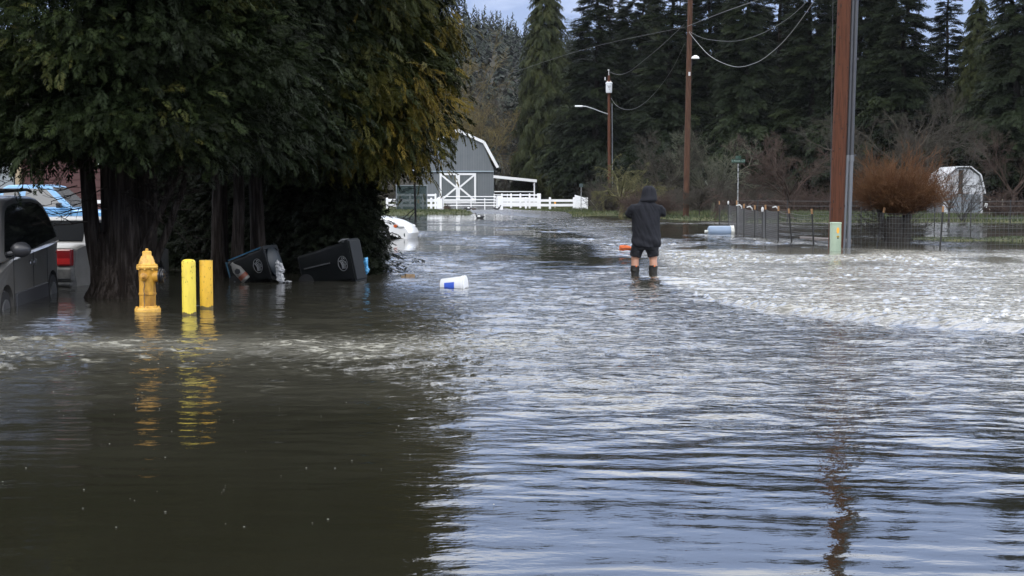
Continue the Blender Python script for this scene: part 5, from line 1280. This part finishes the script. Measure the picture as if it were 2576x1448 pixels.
m = MB(); m.lathe([(.106, .52), (.128, .53), (.13, .548), (.124, .556), (.124, .572), (.1, .58), (.092, .60), (.085, .63), (.072, .662), (.058, .68), (.055, .688), (.055, .725), (.045, .735), (.018, .738), (.018, .762), (.012, .766)], 32)
for k in range(8):
    a = k * math.pi / 4; m.lathe([(.012, .510), (.012, .528)], 6, M=Matrix.Translation((.117 * math.cos(a), .117 * math.sin(a), 0)))
    m.beam((.094 * math.cos(a), .094 * math.sin(a), .585), (.064 * math.cos(a), .064 * math.sin(a), .672), .008, .012)
m.build('bonnet', M_hyd2, hy, smooth=35)
MF = Matrix.Translation((-.012, -.09, .425)) @ Matrix.Rotation(R(90), 4, 'X')
m = MB(); m.lathe([(.052, -.03), (.052, .028), (.047, .03), (.047, .048), (.036, .055), (.018, .058), (.014, .085), (.008, .088)], 24, M=MF); m.build('front_outlet', M_hyd, hy, smooth=35)
MR = Matrix.Translation((.09, 0, .43)) @ Matrix.Rotation(R(90), 4, 'Y')
m = MB(); m.lathe([(.075, -.04), (.072, .0), (.068, .04), (.066, .055)], 24, M=MR); m.build('side_outlet', M_hyd, hy, smooth=35)
m = MB(); m.lathe([(.066, .052), (.092, .055), (.095, .07), (.086, .078), (.092, .085), (.092, .1), (.084, .106), (.086, .118), (.05, .128), (.02, .13)], 28, M=MR)
for k in range(6):
    a = k * math.pi / 3; m.box((.205, .05 * math.cos(a), .43 + .05 * math.sin(a)), (.05, .012, .02))
m.build('outlet_cap', mat('black_cap_metal', (.02, .02, .022), .3, metal=.5), hy, smooth=35)
m = MB()
for k in range(17):
    z = .36 - .0185 * k; Mx = Matrix.Translation((-.010 + .004 * math.sin(k), -.118 + .006 * math.sin(k * .7), z)) @ Matrix.Rotation(R(90), 4, 'X') @ Matrix.Rotation(R(90 * (k % 2)), 4, 'Y')
    ringp = [Mx @ Vector((.006 * math.cos(a), .013 * math.sin(a), 0)) for a in [j * math.pi / 4 for j in range(9)]]
    m.tube(ringp, .0028, 5, cap=False)
m.build('chain', mat('chain_rust', (.16, .13, .1), .5, metal=.5), hy)
m = MB(); m.tube([Vector((.2 + .035 * math.sin(a), -.02, .36 - .045 * (1 - math.cos(a)))) for a in [j * math.pi / 6 for j in range(10)]], .003, 5); m.build('cap_cable', M_trim, hy)
M_bol = mat('bright_yellow_sleeve', (.70, .54, .05), .5, col2=(.42, .30, .04), nscale=14, stretch=(1, 1, .3), nlow=.5, nhigh=.95)
M_bol2 = mat('deep_yellow_paint', (.68, .40, .018), .5, col2=(.36, .18, .012), nscale=12, stretch=(1, 1, .3), nlow=.48, nhigh=.9)
BG = 'yellow bollards beside the hydrant'
def bollard(label, px, Y, h, r, m_, dome, seed):
    t = thing('bollard', label, 'bollard', base(px, Y), group=BG); g = random.Random(seed)
    pr = [(r, -.5), (r, h - (.035 if dome else .006))] + ([(r * .93, h - .018), (r * .75, h - .006), (r * .4, h), (.002, h + .001)] if dome else [(r * .97, h), (.002, h)])
    MB().lathe(pr, 36).build('sleeve', m_, t, smooth=35)
    m = MB()
    for k in range(26 if dome else 30):
        a = g.uniform(-2.7, -.4); z = h * (g.random() ** .6) * .97; s = g.uniform(.002, .005)
        m.box((r * math.cos(a), r * math.sin(a), z), (s, s, s * g.uniform(1, 5)), rz=a)
    if not dome:
        for k in range(40):
            a = g.uniform(0, 6.28); rr = r * g.uniform(.5, 1.0); m.ell((rr * math.cos(a), rr * math.sin(a), h), (.008, .008, .005), 6)
    else:
        for k in range(16):
            a = g.uniform(-2.8, -.3); rr = r * g.uniform(.85, .97); m.ell((rr * math.cos(a), rr * math.sin(a), h - .02), (.007, .004, .003), 6)
    gr = MB(); nn = 36; vs = []
    for k in range(nn):
        a = 2 * math.pi * k / nn; tz = .014 + .014 * abs(math.sin(k * 1.7 + seed)) + .01 * math.sin(k * .6)
        vs += [Vector(((r + .0012) * math.cos(a), (r + .0012) * math.sin(a), -.06)), Vector(((r + .0012) * math.cos(a), (r + .0012) * math.sin(a), tz))]
    gr.add(vs, [(2 * k, (2 * k + 2) % (2 * nn), (2 * k + 3) % (2 * nn), 2 * k + 1) for k in range(nn)]); gr.build('wet_grime_band', mat('wet_grime', (.13, .095, .03), .35), t)
    m.build('scuffs_and_moss', mat('moss_dirt', (.09, .07, .02), .9), t)
bollard('front lemon yellow bollard with a domed top', 473.5, 16.8, .655, .0815, M_bol, True, 1)
bollard('rear flat-topped bollard of deeper orange yellow', 517.5, 17.8, .60, .081, M_bol2, False, 2)
# ================================================================ tipped wheelie bins
M_bin = mat('dark_green_black_plastic', (.0038, .0048, .005), .55, col2=(.007, .0085, .0085), nscale=2, spec=.2)
M_bin_blue = mat('dark_blue_plastic', (.02, .06, .10), .45)
M_emb = mat('emblem_grey_print', (.15, .155, .155), .6)
BNG = 'tipped wheeled bins floating by the cedar'
def emblem(t, x, z, y, sc=1.0):
    m = MB(); n = 40; rx, rz_ = .075 * sc, .115 * sc
    pts = [(x - rz_ * math.sin(2 * math.pi * k / n), y, z + rx * math.cos(2 * math.pi * k / n)) for k in range(n + 1)]
    m.tube(pts, .0045, 4, cap=False)
    def st(ps, r=.005): m.tube([(x - b * sc, y, z + a * sc) for a, b in ps], r * sc, 4)
    st([(-.05, .045), (-.03, .03), (-.016, -.02), (-.02, -.075)], .008); st([(-.052, .04), (-.03, .058), (-.01, .05), (0, 0), (0, -.07)], .007)
    st([(-.028, -.078), (.046, -.078)]); st([(.0, .02), (.05, .02)]); st([(.005, .0), (.055, .0)]); st([(.05, .025), (.056, -.02)]); st([(.005, -.02), (.062, -.025)])
    st([(.02, -.02), (.02, -.075)]); st([(.038, -.035), (.04, -.06)]); st([(-.008, .085), (0, .095), (.008, .085), (0, .072), (.002, .055), (.02, .045), (.028, .03)], .006)
    st([(.02, .095), (.03, .07), (.045, .06)], .006)
    m.build('printed_emblem', M_emb, t)
def bin_(label, loc, ry, rz, H, wb_, wt_, db_, dt_, mbody, lid):
    """upright frame: z along the bin's height, opening at the top, wheels at the rear (+x side) bottom; then laid over"""
    t = thing('wheelie_bin', label, 'wheelie bin', loc, (0, ry, rz), group=BNG)
    def ring(z, w, d, r=.05):
        pts = []
        for cx_, cy_, a0 in ((w / 2 - r, d / 2 - r, 0), (-w / 2 + r, d / 2 - r, 90), (-w / 2 + r, -d / 2 + r, 180), (w / 2 - r, -d / 2 + r, 270)):
            for k in range(4):
                a = R(a0 + 30 * k); pts.append(Vector((cx_ + r * math.cos(a), cy_ + r * math.sin(a), z)))
        return pts
    m = MB()
    m.loft([ring(0, wb_ * .9, db_ * .9), ring(.03, wb_, db_), ring(H * .55, (wb_ + wt_) / 2, (db_ + dt_) / 2), ring(H * .58, (wb_ + wt_) / 2 + .03, (db_ + dt_) / 2 + .03), ring(H - .02, wt_, dt_), ring(H - .02, wt_ - .06, dt_ - .06, .04), ring(.12, wb_ - .06, db_ - .06, .04)])
    m.build('body', mbody, t, smooth=35)
    m = MB(); m.loft([ring(H - .06, wt_ + .05, dt_ + .05), ring(H, wt_ + .06, dt_ + .06), ring(H, wt_ - .05, dt_ - .05, .04), ring(H - .06, wt_ - .05, dt_ - .05, .04)]); m.build('rim', mbody, t, smooth=35)
    return t
def wheels(t, x, wb_, r, hubm):
    for s in (-1, 1):
        MX = Matrix.Translation((x, s * (wb_ / 2 + .0), .08)) @ Matrix.Rotation(R(90), 4, 'X')
        w_ = MB().lathe([(r * .7, -.035), (r, -.03), (r, .03), (r * .7, .035)], 22, M=MX).build('wheel', M_tyre, t, smooth=True)
        MB().lathe([(.01, -.03), (r * .72, -.03), (r * .72, .03), (.01, .03)], 18, M=MX).build('hub', hubm, w_)
    m = MB(); m.tube([(x, -wb_ / 2 - .05, .08), (x, wb_ / 2 + .05, .08)], .012, 8); m.build('axle', M_galv, t)
M_bagw = mat('white_plastic_bag', (.42, .42, .42), .35, spec=.5)
b1 = bin_('smaller tipped dark bin with a white bag spilling from its open end', (W(586, 690, 23.4).x, 23.55, .115), R(74), R(-14), .74, .42, .52, .42, .53, M_bin, None)
wheels(b1, .14, .42, .11, mat('bin_hub_grey', (.3, .3, .28), .6))
m = MB(); m.prism([(-.21, -.21), (.21, -.21), (.21, .21), (-.21, .21)], 'z', -.012, .012); m.build('bottom_plate', mat('dull_blue_edge', (.03, .09, .14), .5), b1)
m = MB(); m.beam((-.228, -.19, .05), (-.278, -.22, .68), .02, .05); m.build('blue_edge_strip', mat('blue_edge', (.03, .12, .20), .4), b1)
emblem(b1, .0, .56, -.2725, 1.0)
m = MB(); m.ell((0, 0, .735), (.265, .26, .085), 18); m.build('lid', mat('dark_lid', (.008, .014, .019), .5), b1, smooth=True)
bg = thing('plastic_bag', 'crumpled white plastic bag hanging out of the smaller tipped bin', 'plastic bag', W(704, 684, 23.0))
g_ = np.random.default_rng(12)
m = MB(); m.ell((-.03, 0, .10), (.035, .06, .10), 14); m.ell((.01, 0, .05), (.06, .07, .09), 14); m.ell((.0, 0, -.03), (.06, .06, .10), 14); m.ell((.02, -.02, -.11), (.07, .06, .07), 12); m.ell((.10, -.02, -.150), (.11, .05, .018), 12)
fuse(m, 'film', M_bagw, bg, .008, 1, lambda c, n: c + n * ((fnoise(c[:, 0] * 38 + c[:, 1] * 19, c[:, 2] * 30 + c[:, 0] * 12, 4, 4) - .55) * .085)[:, None])
mb_ = thing('milk_jug', 'white jug with an orange label wedged under the bottom of the smaller bin', 'jug', W(602, 684, 23.12), (0, R(-42), 0))
m = MB(); m.eloft([(-.17, 0, 0, .075, .075), (-.15, 0, 0, .08, .08), (.06, 0, 0, .08, .08), (.12, 0, 0, .05, .05), (.16, 0, 0, .03, .03), (.19, 0, 0, .03, .03)], 20); m.build('bottle', mat('translucent_white', (.15, .145, .13), .5), mb_, smooth=True)
MB().lathe([(.081, -.13), (.0815, -.13), (.0815, -.06), (.081, -.06)], 20).build('label', mat('orange_red_label', (.16, .035, .012), .5), mb_)
MB().lathe([(.001, -.002), (.05, -.002), (.05, .002), (.001, .002)], 6, M=Matrix.Translation((0, -.082, .02)) @ Matrix.Rotation(R(90), 4, 'X')).build('black_patch', M_trim, mb_)
b2 = bin_('larger tipped dark bin with a blue bag at its open end', (W(760, 690, 23.6).x, 23.85, .16), R(78.5), R(-10), .94, .50, .66, .50, .62, M_bin, None)
wheels(b2, .2, .5, .13, M_trim)
emblem(b2, .02, .78, -.3185, 1.05)
m = MB(); m.beam((-.02, -.288, .1), (-.03, -.308, .56), .02, .035); m.build('side_rib', mat('worn_plastic_edge', (.06, .062, .062), .5), b2)
m = MB(); m.box((-.33, -.1, .86), (.05, .3, .1)); m.tube([(-.34, -.25, .76), (-.37, -.2, .8), (-.37, .2, .8), (-.34, .25, .76)], .014, 8); m.build('handle', mat('worn_plastic_edge', (0, 0, 0)), b2)
m = MB(); m.box((.0, 0, .95), (.66, .62, .03)); m.build('lid', M_bin, b2, bevel=.012)
bb_ = thing('plastic_bag', 'blue plastic bag sticking out of the larger tipped bin', 'plastic bag', W(921, 668, 23.35))
m = MB(); m.ell((0, 0, .05), (.035, .06, .09), 14); m.ell((.01, 0, -.06), (.032, .05, .08), 14)
fuse(m, 'film', mat('sky_blue_bag', (.10, .36, .62), .35), bb_, .007, 1, lambda c, n: c + n * ((fnoise(c[:, 0] * 40 + c[:, 1] * 20, c[:, 2] * 34, 6, 4) - .5) * .055)[:, None])
# ================================================================ floating things
bu = thing('bucket', 'white plastic bucket with a blue label floating on its side in mid-road', 'bucket', W(1112, 716, 22.0) + Vector((0, 0, .0)), (0, R(86), R(-12)))
bu.location.z = -.005
m = MB(); m.lathe([(.001, .0), (.128, .0), (.13, .006), (.150, .33), (.160, .332), (.160, .345), (.152, .347), (.153, .362), (.162, .364), (.162, .385), (.14, .39), (.001, .385)], 36); m.build('pail', mat('white_pail_plastic', (.82, .82, .82), .4), bu, smooth=35)
MB().lathe([(.001, -.004), (.126, -.004), (.126, .002), (.001, .002)], 30).build('grey_bottom', mat('bucket_bottom', (.14, .13, .12), .6), bu)
m = MB()
vs = []; 
for zz_ in (.07, .23):
    for k in range(9):
        a = R(-118 + 46 * k / 8 - 2) ; rr = .131 + .0606 * zz_ + .0015; vs.append((rr * math.cos(a + R(0)), rr * math.sin(a), zz_))
m.add(vs, [(k, k + 1, k + 10, k + 9) for k in range(8)]); m.build('blue_label', mat('blue_label', (.03, .10, .55), .5), bu)
m = MB(); m.tube([(.06, -.15, .30), (.07, -.165, .22), (.08, -.15, .18), (.09, -.15, .24), (.06, -.155, .31)], .003, 5); m.build('bail_handle', M_galv, bu)
wd = tag(MB().box((0, 0, .02), (.16, .09, .07), rz=.4, ry=.1).box((-.05, .02, .0), (.2, .07, .05), rz=.2).build('wood_offcut', mat('raw_wood', (.42, .29, .15), .7, col2=(.25, .16, .09), nscale=8)), 'small pale wood offcut adrift right of the bins', 'wood'); wd.location = base(1030, 24.6)
cy = thing('floating_tank', 'blue-grey cylindrical tank with a white end cap afloat before the netting fence', 'tank', (W(1781, 580, 53).x, 53, .10), (0, R(90), R(3)))
m = MB(); m.lathe([(.01, 0), (.15, .0), (.20, .03), (.215, .08), (.215, .84), (.21, .845)], 28); m.build('shell', mat('blue_grey_enamel', (.19, .25, .34), .4, col2=(.14, .19, .26), nscale=2), cy, smooth=35)
m = MB(); m.lathe([(.216, .835), (.232, .84), (.232, .87), (.222, .875), (.222, .93), (.232, .935), (.232, .955), (.19, .96), (.185, .93), (.01, .93)], 28); m.build('end_ring', mat('chalky_white', (.66, .66, .62), .6, col2=(.4, .4, .36), nscale=8), cy, smooth=35)
m = MB(); m.lathe([(.01, -.12), (.06, -.12), (.06, .0), (.01, .0)], 12); m.build('valve', mat('chalky_white', (0, 0, 0)), cy)
ob = thing('orange_float', 'orange fabric float drifting just left of the person', 'float', base(1574, 37.0, .05), (0, 0, 0))
m = MB(); m.loft([[Vector((x, ry_ * math.cos(a), rz2 * math.sin(a))) for a in [k * math.pi / 8 for k in range(16)]] for x, ry_, rz2 in ((-.17, .03, .03), (-.15, .09, .08), (-.06, .11, .10), (.06, .10, .085), (.17, .07, .05), (.26, .05, .03))])
fuse(m, 'cover', mat('orange_fabric', (.50, .10, .02), .8), ob, .012, 1, lambda c, n: c + n * ((fnoise(c[:, 0] * 14, c[:, 2] * 14, 9, 3) - .5) * .03)[:, None])
m = MB(); m.tube([(-.14, -.10, .0), (-.05, -.118, .01), (.1, -.1, .0), (.2, -.07, -.01)], .006, 5); m.tube([(-.03, -.06, .088), (.0, -.02, .11), (.03, -.04, .1)], .010, 5); m.build('dark_seam', mat('dark_seam', (.06, .02, .01), .8), ob)
# ================================================================ wire fence on the right
M_fpost = mat('black_fence_post', (.014, .013, .013), .6); M_tip = mat('tan_post_tip', (.26, .14, .06), .7); M_tie = mat('white_rag', (.5, .5, .49), .7)
M_net = mat('wire_netting', (.09, .092, .095), .6, metal=.2)
wf = thing('wire_fence', 'long wire fence on black tan-tipped posts standing in the flood right of the tank', 'fence', (0, 0, 0))
def fc(cx_, cy_, s=5.152, ox_=1950, oy_=500): return (ox_ + cx_ / s) / 1.1409, (oy_ + cy_ / s) / 1.1409
posts = []
for cx_, ct, cb, lean, tip in ((590, 395, 745, 0, 1), (722, 395, 745, 3, 2), (848, 385, 870, 3, 1), (955, 435, 890, 0, 1), (1115, 455, 915, 0, 1), (1228, 490, 930, 0, 2), (1272, 450, 945, 6, 1), (1463, 468, 985, 0, 1), (1615, 505, 1010, 45, 1), (1955, 510, 1048, 30, 1)):
    bx, by = fc(cx_ + lean, cb); tx, ty = fc(cx_, ct); p = G(bx, by); q = W(tx, ty, p.y); posts.append((p, q, tip))
for cx_, ct, cb, lean, tip in ((1480, 535, 832, -60, 1), (1942, 525, 850, -25, 1)):
    bx, by = fc(cx_ + lean, cb, 2.746, 2000, 400); tx, ty = fc(cx_, ct, 2.746, 2000, 400); p = G(bx, by); q = W(tx, ty, p.y); posts.append((p, q, tip))
p = G(2800, 626); posts.append((p, p + Vector((0, 0, 1.25)), 1))
for (p, q, tip) in posts:
    d = (q - p); m = MB(); m.tube([p - d * .25, p + d * .88], .026, 6); po = m.build('post', M_fpost, wf)
    if tip == 1: MB().tube([p + d * .86, q], .032, 6).build('tan_tip', M_tip, po)
    else: MB().ell(tuple(p + d * .93), (.05, .04, .10), 8).build('white_rag', M_tie, po, smooth=True)
def netting(name, pts, z0s, hs, dx, zs, r, m, seed=1):
    mb = MB()
    for (a, ha), (b, hb) in zip(zip(pts[:-1], hs[:-1]), zip(pts[1:], hs[1:])):
        L = (b - a).length; n = max(2, int(L / (dx if abs(b.y - a.y) < 6 else dx * 9)))
        for k in range(n):
            t = k / n; p = a.lerp(b, t); h = ha + (hb - ha) * t; h -= .05 * math.sin(math.pi * t)
            mb.tube([(p.x, p.y, -.15), (p.x, p.y, h)], r, 3, cap=False)
        for f in zs:
            mb.tube([(a.x + (b.x - a.x) * t, a.y + (b.y - a.y) * t, f * (ha + (hb - ha) * t - .05 * math.sin(math.pi * t))) for t in (0, .25, .5, .75, 1)], r, 3, cap=False)
    return mb.build(name, m, wf)
bot = [p for p, q, t in posts]; hh_ = [(q - p).z * .86 for p, q, t in posts]
netting('fine_netting', bot[0:8], None, hh_[0:8], .06, [.07 * k for k in range(1, 15)], .0032, M_net)
netting('wire_mesh', bot[7:], None, hh_[7:], .11, [.1, .25, .4, .55, .7, .85, 1.0], .0040, M_net)
m = MB(); g_ = random.Random(3)
for cx_, cy_ in ((890, 470), (1045, 495), (1425, 497)):
    px_, py_ = fc(cx_, cy_); p = W(px_, py_, 50.5); m.tube([p + Vector((-.12, 0, .02)), p + Vector((0, 0, .05)), p + Vector((.07, 0, -.02)), p + Vector((.08, 0, -.09))], [.02, .03, .025, .012], 6)
m.build('rag_strips', M_tie, wf)
# far field fence
ff = thing('field_fence', 'thin dark-posted field fence along the green strip at the far right', 'fence', (0, 0, 0))
for px_, Yf in ((2165, 70), (2258, 70), (2350, 71), (2441, 70), (2540, 72), (2110, 72), (1905, 74), (1980, 73)):
    MB().tube([base(px_, Yf, -.3), base(px_, Yf, 1.25)], .03, 6).build('post', M_fpost, ff)
m = MB()
for z in (.35, .65, .95, 1.2): m.tube([base(1850, 74, z), base(2050, 72.5, z - .03), base(2250, 70, z), base(2450, 70, z - .03), base(2750, 72, z)], .008, 4)
m.build('wires', M_net, ff)
for px_, lab in ((2488, 'pale short stake beside the rusty-roofed shelter'), (2520, 'pale stake right of its twin beside the shelter')):
    st_ = tag(MB().box((0, 0, .5), (.07, .07, 1.4)).build('stake', mat('pale_post', (0, 0, 0))), lab, 'stake', 'pale stakes in the field'); st_.location = base(px_, 96, .05)
rag = thing('white_ribbon', 'white ribbon tied to a leaning branch in the field right of the shed', 'ribbon', base(2478, 80, .9))
m = MB(); m.tube([(-.06, 0, -.05), (0, 0, .14), (.07, 0, .1), (.05, 0, -.02), (.03, 0, -.12)], [.02, .05, .04, .03, .02], 8); m.build('cloth', M_tie, rag, smooth=True)
m = MB(); m.tube([(-.9, 0, -.9), (-.3, 0, -.3), (.1, 0, .05)], [.04, .03, .015], 6); m.build('branch', M_stem, rag)
dr = tag(MB().tube([G(2015, 597.5) + Vector((0, 0, .01)), G(2140, 606) + Vector((0, 0, .015))], [.05, .05], 6).build('drift_plank', mat('grey_driftwood', (.16, .14, .13), .8)), 'long grey plank lying in the water at the foot of the wire fence', 'plank')

def specks():
    g = np.random.default_rng(44); m = MB()
    for k in range(90):
        py = g.uniform(860, 1330) if k % 3 else g.uniform(880, 1050); px = g.uniform(0, 1250)
        p = G(px, py); s_ = g.uniform(.0012, .0034) * (1 + .25 * (k % 7 == 0))
        m.ell((p.x, p.y, .004), (s_ * g.uniform(1, 2.2), s_, s_ * .5), 6)
    tag(m.build('foam_bubbles', mat('bubble_white', (.36, .36, .33), .4)), 'tiny pale foam bubbles scattered on the shaded near water', 'foam', kind='stuff')
specks()
# ================================================================ the person
pe = thing('person', 'person seen from behind in a dark hooded sweatshirt, black shorts and rubber boots, wading', 'person', base(1626, 25.15))
pe.scale = (1.05, 1.04, 1.0)
M_skin = mat('skin', (.46, .25, .17), .55, col2=(.42, .225, .15), nscale=5, spec=.35)
M_hood = mat('charcoal_fleece', (.0155, .0165, .0205), .9, col2=(.024, .025, .031), nscale=3.5, bump=.002, bscale=90, spec=.15)
M_short = mat('black_shorts_cloth', (.013, .014, .017), .8, col2=(.02, .021, .025), nscale=5, bump=.003, bscale=40, spec=.2)
M_boot = mat('black_rubber', (.012, .012, .011), .4, col2=(.03, .026, .02), nscale=9)
LX, RX = -.188, .118
def body():
    m = MB()
    # trunk and neck
    m.eloft([(.50, -.01, 0, .17, .12), (.60, -.01, 0, .205, .15), (.75, 0, .02, .20, .165), (.95, 0, .015, .205, .15), (1.1, 0, 0, .215, .13), (1.2, 0, -.01, .20, .11), (1.27, 0, -.01, .11, .085), (1.32, 0, .0, .065, .065), (1.42, 0, .01, .058, .06)], 24)
    # head
    m.ell((.035, .02, 1.475), (.077, .095, .11), 20); m.ell((.035, .05, 1.42), (.055, .06, .06), 14)
    m.tube([(.035, .108, 1.50), (.035, .132, 1.455), (.035, .105, 1.445)], [.009, .016, .012], 8)       # nose
    m.ell((.035, .105, 1.415), (.024, .012, .008), 8); m.ell((.035, .10, 1.385), (.022, .02, .018), 8)   # mouth, chin
    for s in (-1, 1):
        m.ell((.035 + s * .078, .01, 1.47), (.012, .02, .032), 8)                    # ear
        m.ell((.035 + s * .03, .098, 1.49), (.014, .010, .008), 8)                   # eye bulge
        # arm: shoulder, elbow, wrist
        m.tube([(s * .19, 0, 1.2), (s * .24, .03, 1.14), (s * .262, .07, 1.08), (s * .235, .16, 1.07), (s * .15, .27, 1.12), (s * .085, .335, 1.17)], [.06, .058, .048, .046, .036, .029], 12)
        # palm held in front of the chest
        P0 = Vector((s * .085, .335, 1.17)); u = Vector((-s * .35, .35, .87)).normalized(); side = Vector((-s * .8, -.5, -.1)).normalized()
        m.tube([P0, P0 + u * .045, P0 + u * .085], [.028, .034, .032], 10)
        nrm = u.cross(side)
        for k, L in enumerate((.062, .074, .069, .054)):
            b0 = P0 + u * .082 + side * (-.027 + .018 * k)
            m.tube([b0 - u * .02, b0 + u * L * .45, b0 + u * L * .75 + nrm * .014 * s, b0 + u * L * .9 + nrm * .03 * s], [.009, .0085, .008, .007], 8)
        t0 = P0 + u * .03 - side * .026
        m.tube([t0, t0 - side * .022 + u * .022, t0 - side * .026 + u * .052 + nrm * .012 * s], [.011, .010, .008], 8)
    for lx, sg in ((LX, -1), (RX, 1)):
        m.tube([(lx * .62, 0, .58), (lx * .85, .01, .42), (lx, .015, .30), (lx, .01, .27), (lx + .004 * sg, -.018, .17), (lx, -.01, .06), (lx, -.012, -.09), (lx, -.01, -.14)], [.10, .088, .068, .063, .066, .048, .036, .036], 16)
        m.ell((lx + .012 * sg, .06, -.155), (.042, .12, .03), 14)
    fuse(m, 'body', M_skin, pe, .007, 2)
body()
def eyes():
    m = MB()
    for s in (-1, 1): m.ell((.035 + s * .03, .107, 1.49), (.010, .005, .005), 8)
    m.build('eyes', mat('eye_dark', (.05, .035, .03), .2), pe)
eyes()
def folds(c, n):
    z = c[:, 2]; a = np.arctan2(c[:, 1], c[:, 0])
    f = (fnoise(a * 2.2 + z * 3, z * 5 + a * 1.2, 31, 3) - .5) * .04
    f += .011 * np.sin(z * 34 + a * 3 + 3 * fnoise(a * 2, z * 4, 7)) * smooth(.78, .55, z)
    f += .006 * np.sin(z * 40 + c[:, 0] * 30) * smooth(.18, .26, np.abs(c[:, 0])) * smooth(.98, 1.05, z) * smooth(1.25, 1.12, z)
    return c + n * f[:, None]
def hoodie():
    m = MB()
    m.eloft([(.50, -.01, -.005, .225, .16), (.515, -.01, -.005, .245, .175), (.58, -.01, -.005, .25, .185), (.64, -.005, .0, .248, .19), (.75, 0, .015, .238, .195), (.9, 0, .015, .238, .185), (1.0, 0, .01, .245, .175), (1.1, 0, 0, .255, .16), (1.18, 0, -.01, .253, .145), (1.235, 0, -.015, .215, .13), (1.275, 0, -.02, .15, .11), (1.32, 0, -.015, .115, .10), (1.36, 0, -.01, .105, .10)], 36)
    for s in (-1, 1):
        m.tube([(s * .16, 0, 1.195), (s * .215, .01, 1.185), (s * .255, .03, 1.14), (s * .268, .07, 1.10), (s * .255, .13, 1.095), (s * .215, .2, 1.10), (s * .15, .28, 1.13), (s * .098, .325, 1.162)], [.075, .083, .082, .078, .075, .066, .052, .045], 18)
        m.tube([(s * .104, .318, 1.157), (s * .09, .33, 1.167)], [.05, .046], 14)
    fuse(m, 'hooded_sweatshirt', M_hood, pe, .0085, 2, folds)
    m = MB()
    # hood raised over the head, open to the front
    rows = []
    for z, rx, ry, cyy in ((1.30, .125, .105, -.02), (1.335, .142, .13, -.025), (1.36, .132, .125, -.02), (1.42, .122, .122, -.005), (1.48, .117, .120, .0), (1.53, .103, .108, .0), (1.57, .072, .080, .002), (1.588, .03, .035, .004)):
        rows.append([Vector((.04 * min(1, (z - 1.29) / .06) + rx * math.sin(a), cyy - ry * math.cos(a), z)) for a in np.linspace(-2.15, 2.15, 25)])
    n = 25; vs = [v for r in rows for v in r]; fs = [(i * n + k, i * n + k + 1, (i + 1) * n + k + 1, (i + 1) * n + k) for i in range(len(rows) - 1) for k in range(n - 1)]
    m.add(vs, fs); o = m.build('hood', M_hood, pe, smooth=True)
    s = o.modifiers.new('s', 'SOLIDIFY'); s.thickness = .014; s.offset = 0
    u = o.modifiers.new('u', 'SUBSURF'); u.levels = 1; u.render_levels = 2
    m = MB(); m.tube([(.075, -.112, 1.555), (.078, -.124, 1.50), (.07, -.128, 1.43), (.075, -.13, 1.38)], .006, 6); m.tube([(.01, -.112, 1.555), (-.01, -.118, 1.50), (-.015, -.12, 1.43), (-.005, -.125, 1.37)], .005, 6); m.build('hood_seam', M_hood, pe, smooth=True)
hoodie()
def shorts():
    m = MB()
    m.eloft([(.46, -.01, 0, .215, .145), (.56, -.01, 0, .225, .155), (.66, 0, 0, .215, .15), (.72, 0, 0, .20, .14)], 28)
    for lx, w in ((LX, .095), (RX, .092)):
        m.tube([(lx * .55, 0, .60), (lx * .75, 0, .50), (lx * .92, .005, .40), (lx, .005, .335)], [.115, .112, .105, w], 20)
    fuse(m, 'shorts', M_short, pe, .008, 1, lambda c, n: c + n * ((fnoise(c[:, 0] * 14 + c[:, 1] * 8, c[:, 2] * 18, 19, 3) - .5) * .022)[:, None])
shorts()
for lx, sg in ((LX, -1), (RX, 1)):
    m = MB(); m.tube([(lx + .001, -.012, .178), (lx, -.013, .165), (lx - .002, -.012, .10), (lx - .001, -.012, .0), (lx, -.01, -.1), (lx, -.005, -.16)], [.080, .079, .074, .068, .062, .062], 22)
    m.ell((lx + .012 * sg, .075, -.15), (.055, .15, .042), 16)
    bt = fuse(m, 'boot', M_boot, pe, .007, 1, lambda c, n: c + n * ((fnoise(c[:, 0] * 20, c[:, 2] * 22, 23, 2) - .5) * .012)[:, None])
    MB().box((lx + .014, -.094, .172), (.024, .014, .022)).build('orange_pull_tab', mat('orange_tab', (.8, .16, .03), .5), bt)

# ================================================================ thin wet air
hz = MB().box((0, 390, 59), (1000, 1060, 122)).build('haze', mat('haze_air', (1, 1, 1)))
tag(hz, kind='stuff'); hz['label'] = 'thin damp haze over the flooded valley'
_m = bpy.data.materials.new('damp_air'); _m.use_nodes = True; _t = _m.node_tree; _t.nodes.clear()
_o = _t.nodes.new('ShaderNodeOutputMaterial'); _v = _t.nodes.new('ShaderNodeVolumePrincipled')
_v.inputs['Color'].default_value = (0.86, 0.90, 1.0, 1); _v.inputs['Density'].default_value = 0.00005
_t.links.new(_v.outputs[0], _o.inputs['Volume']); hz.data.materials[0] = _m
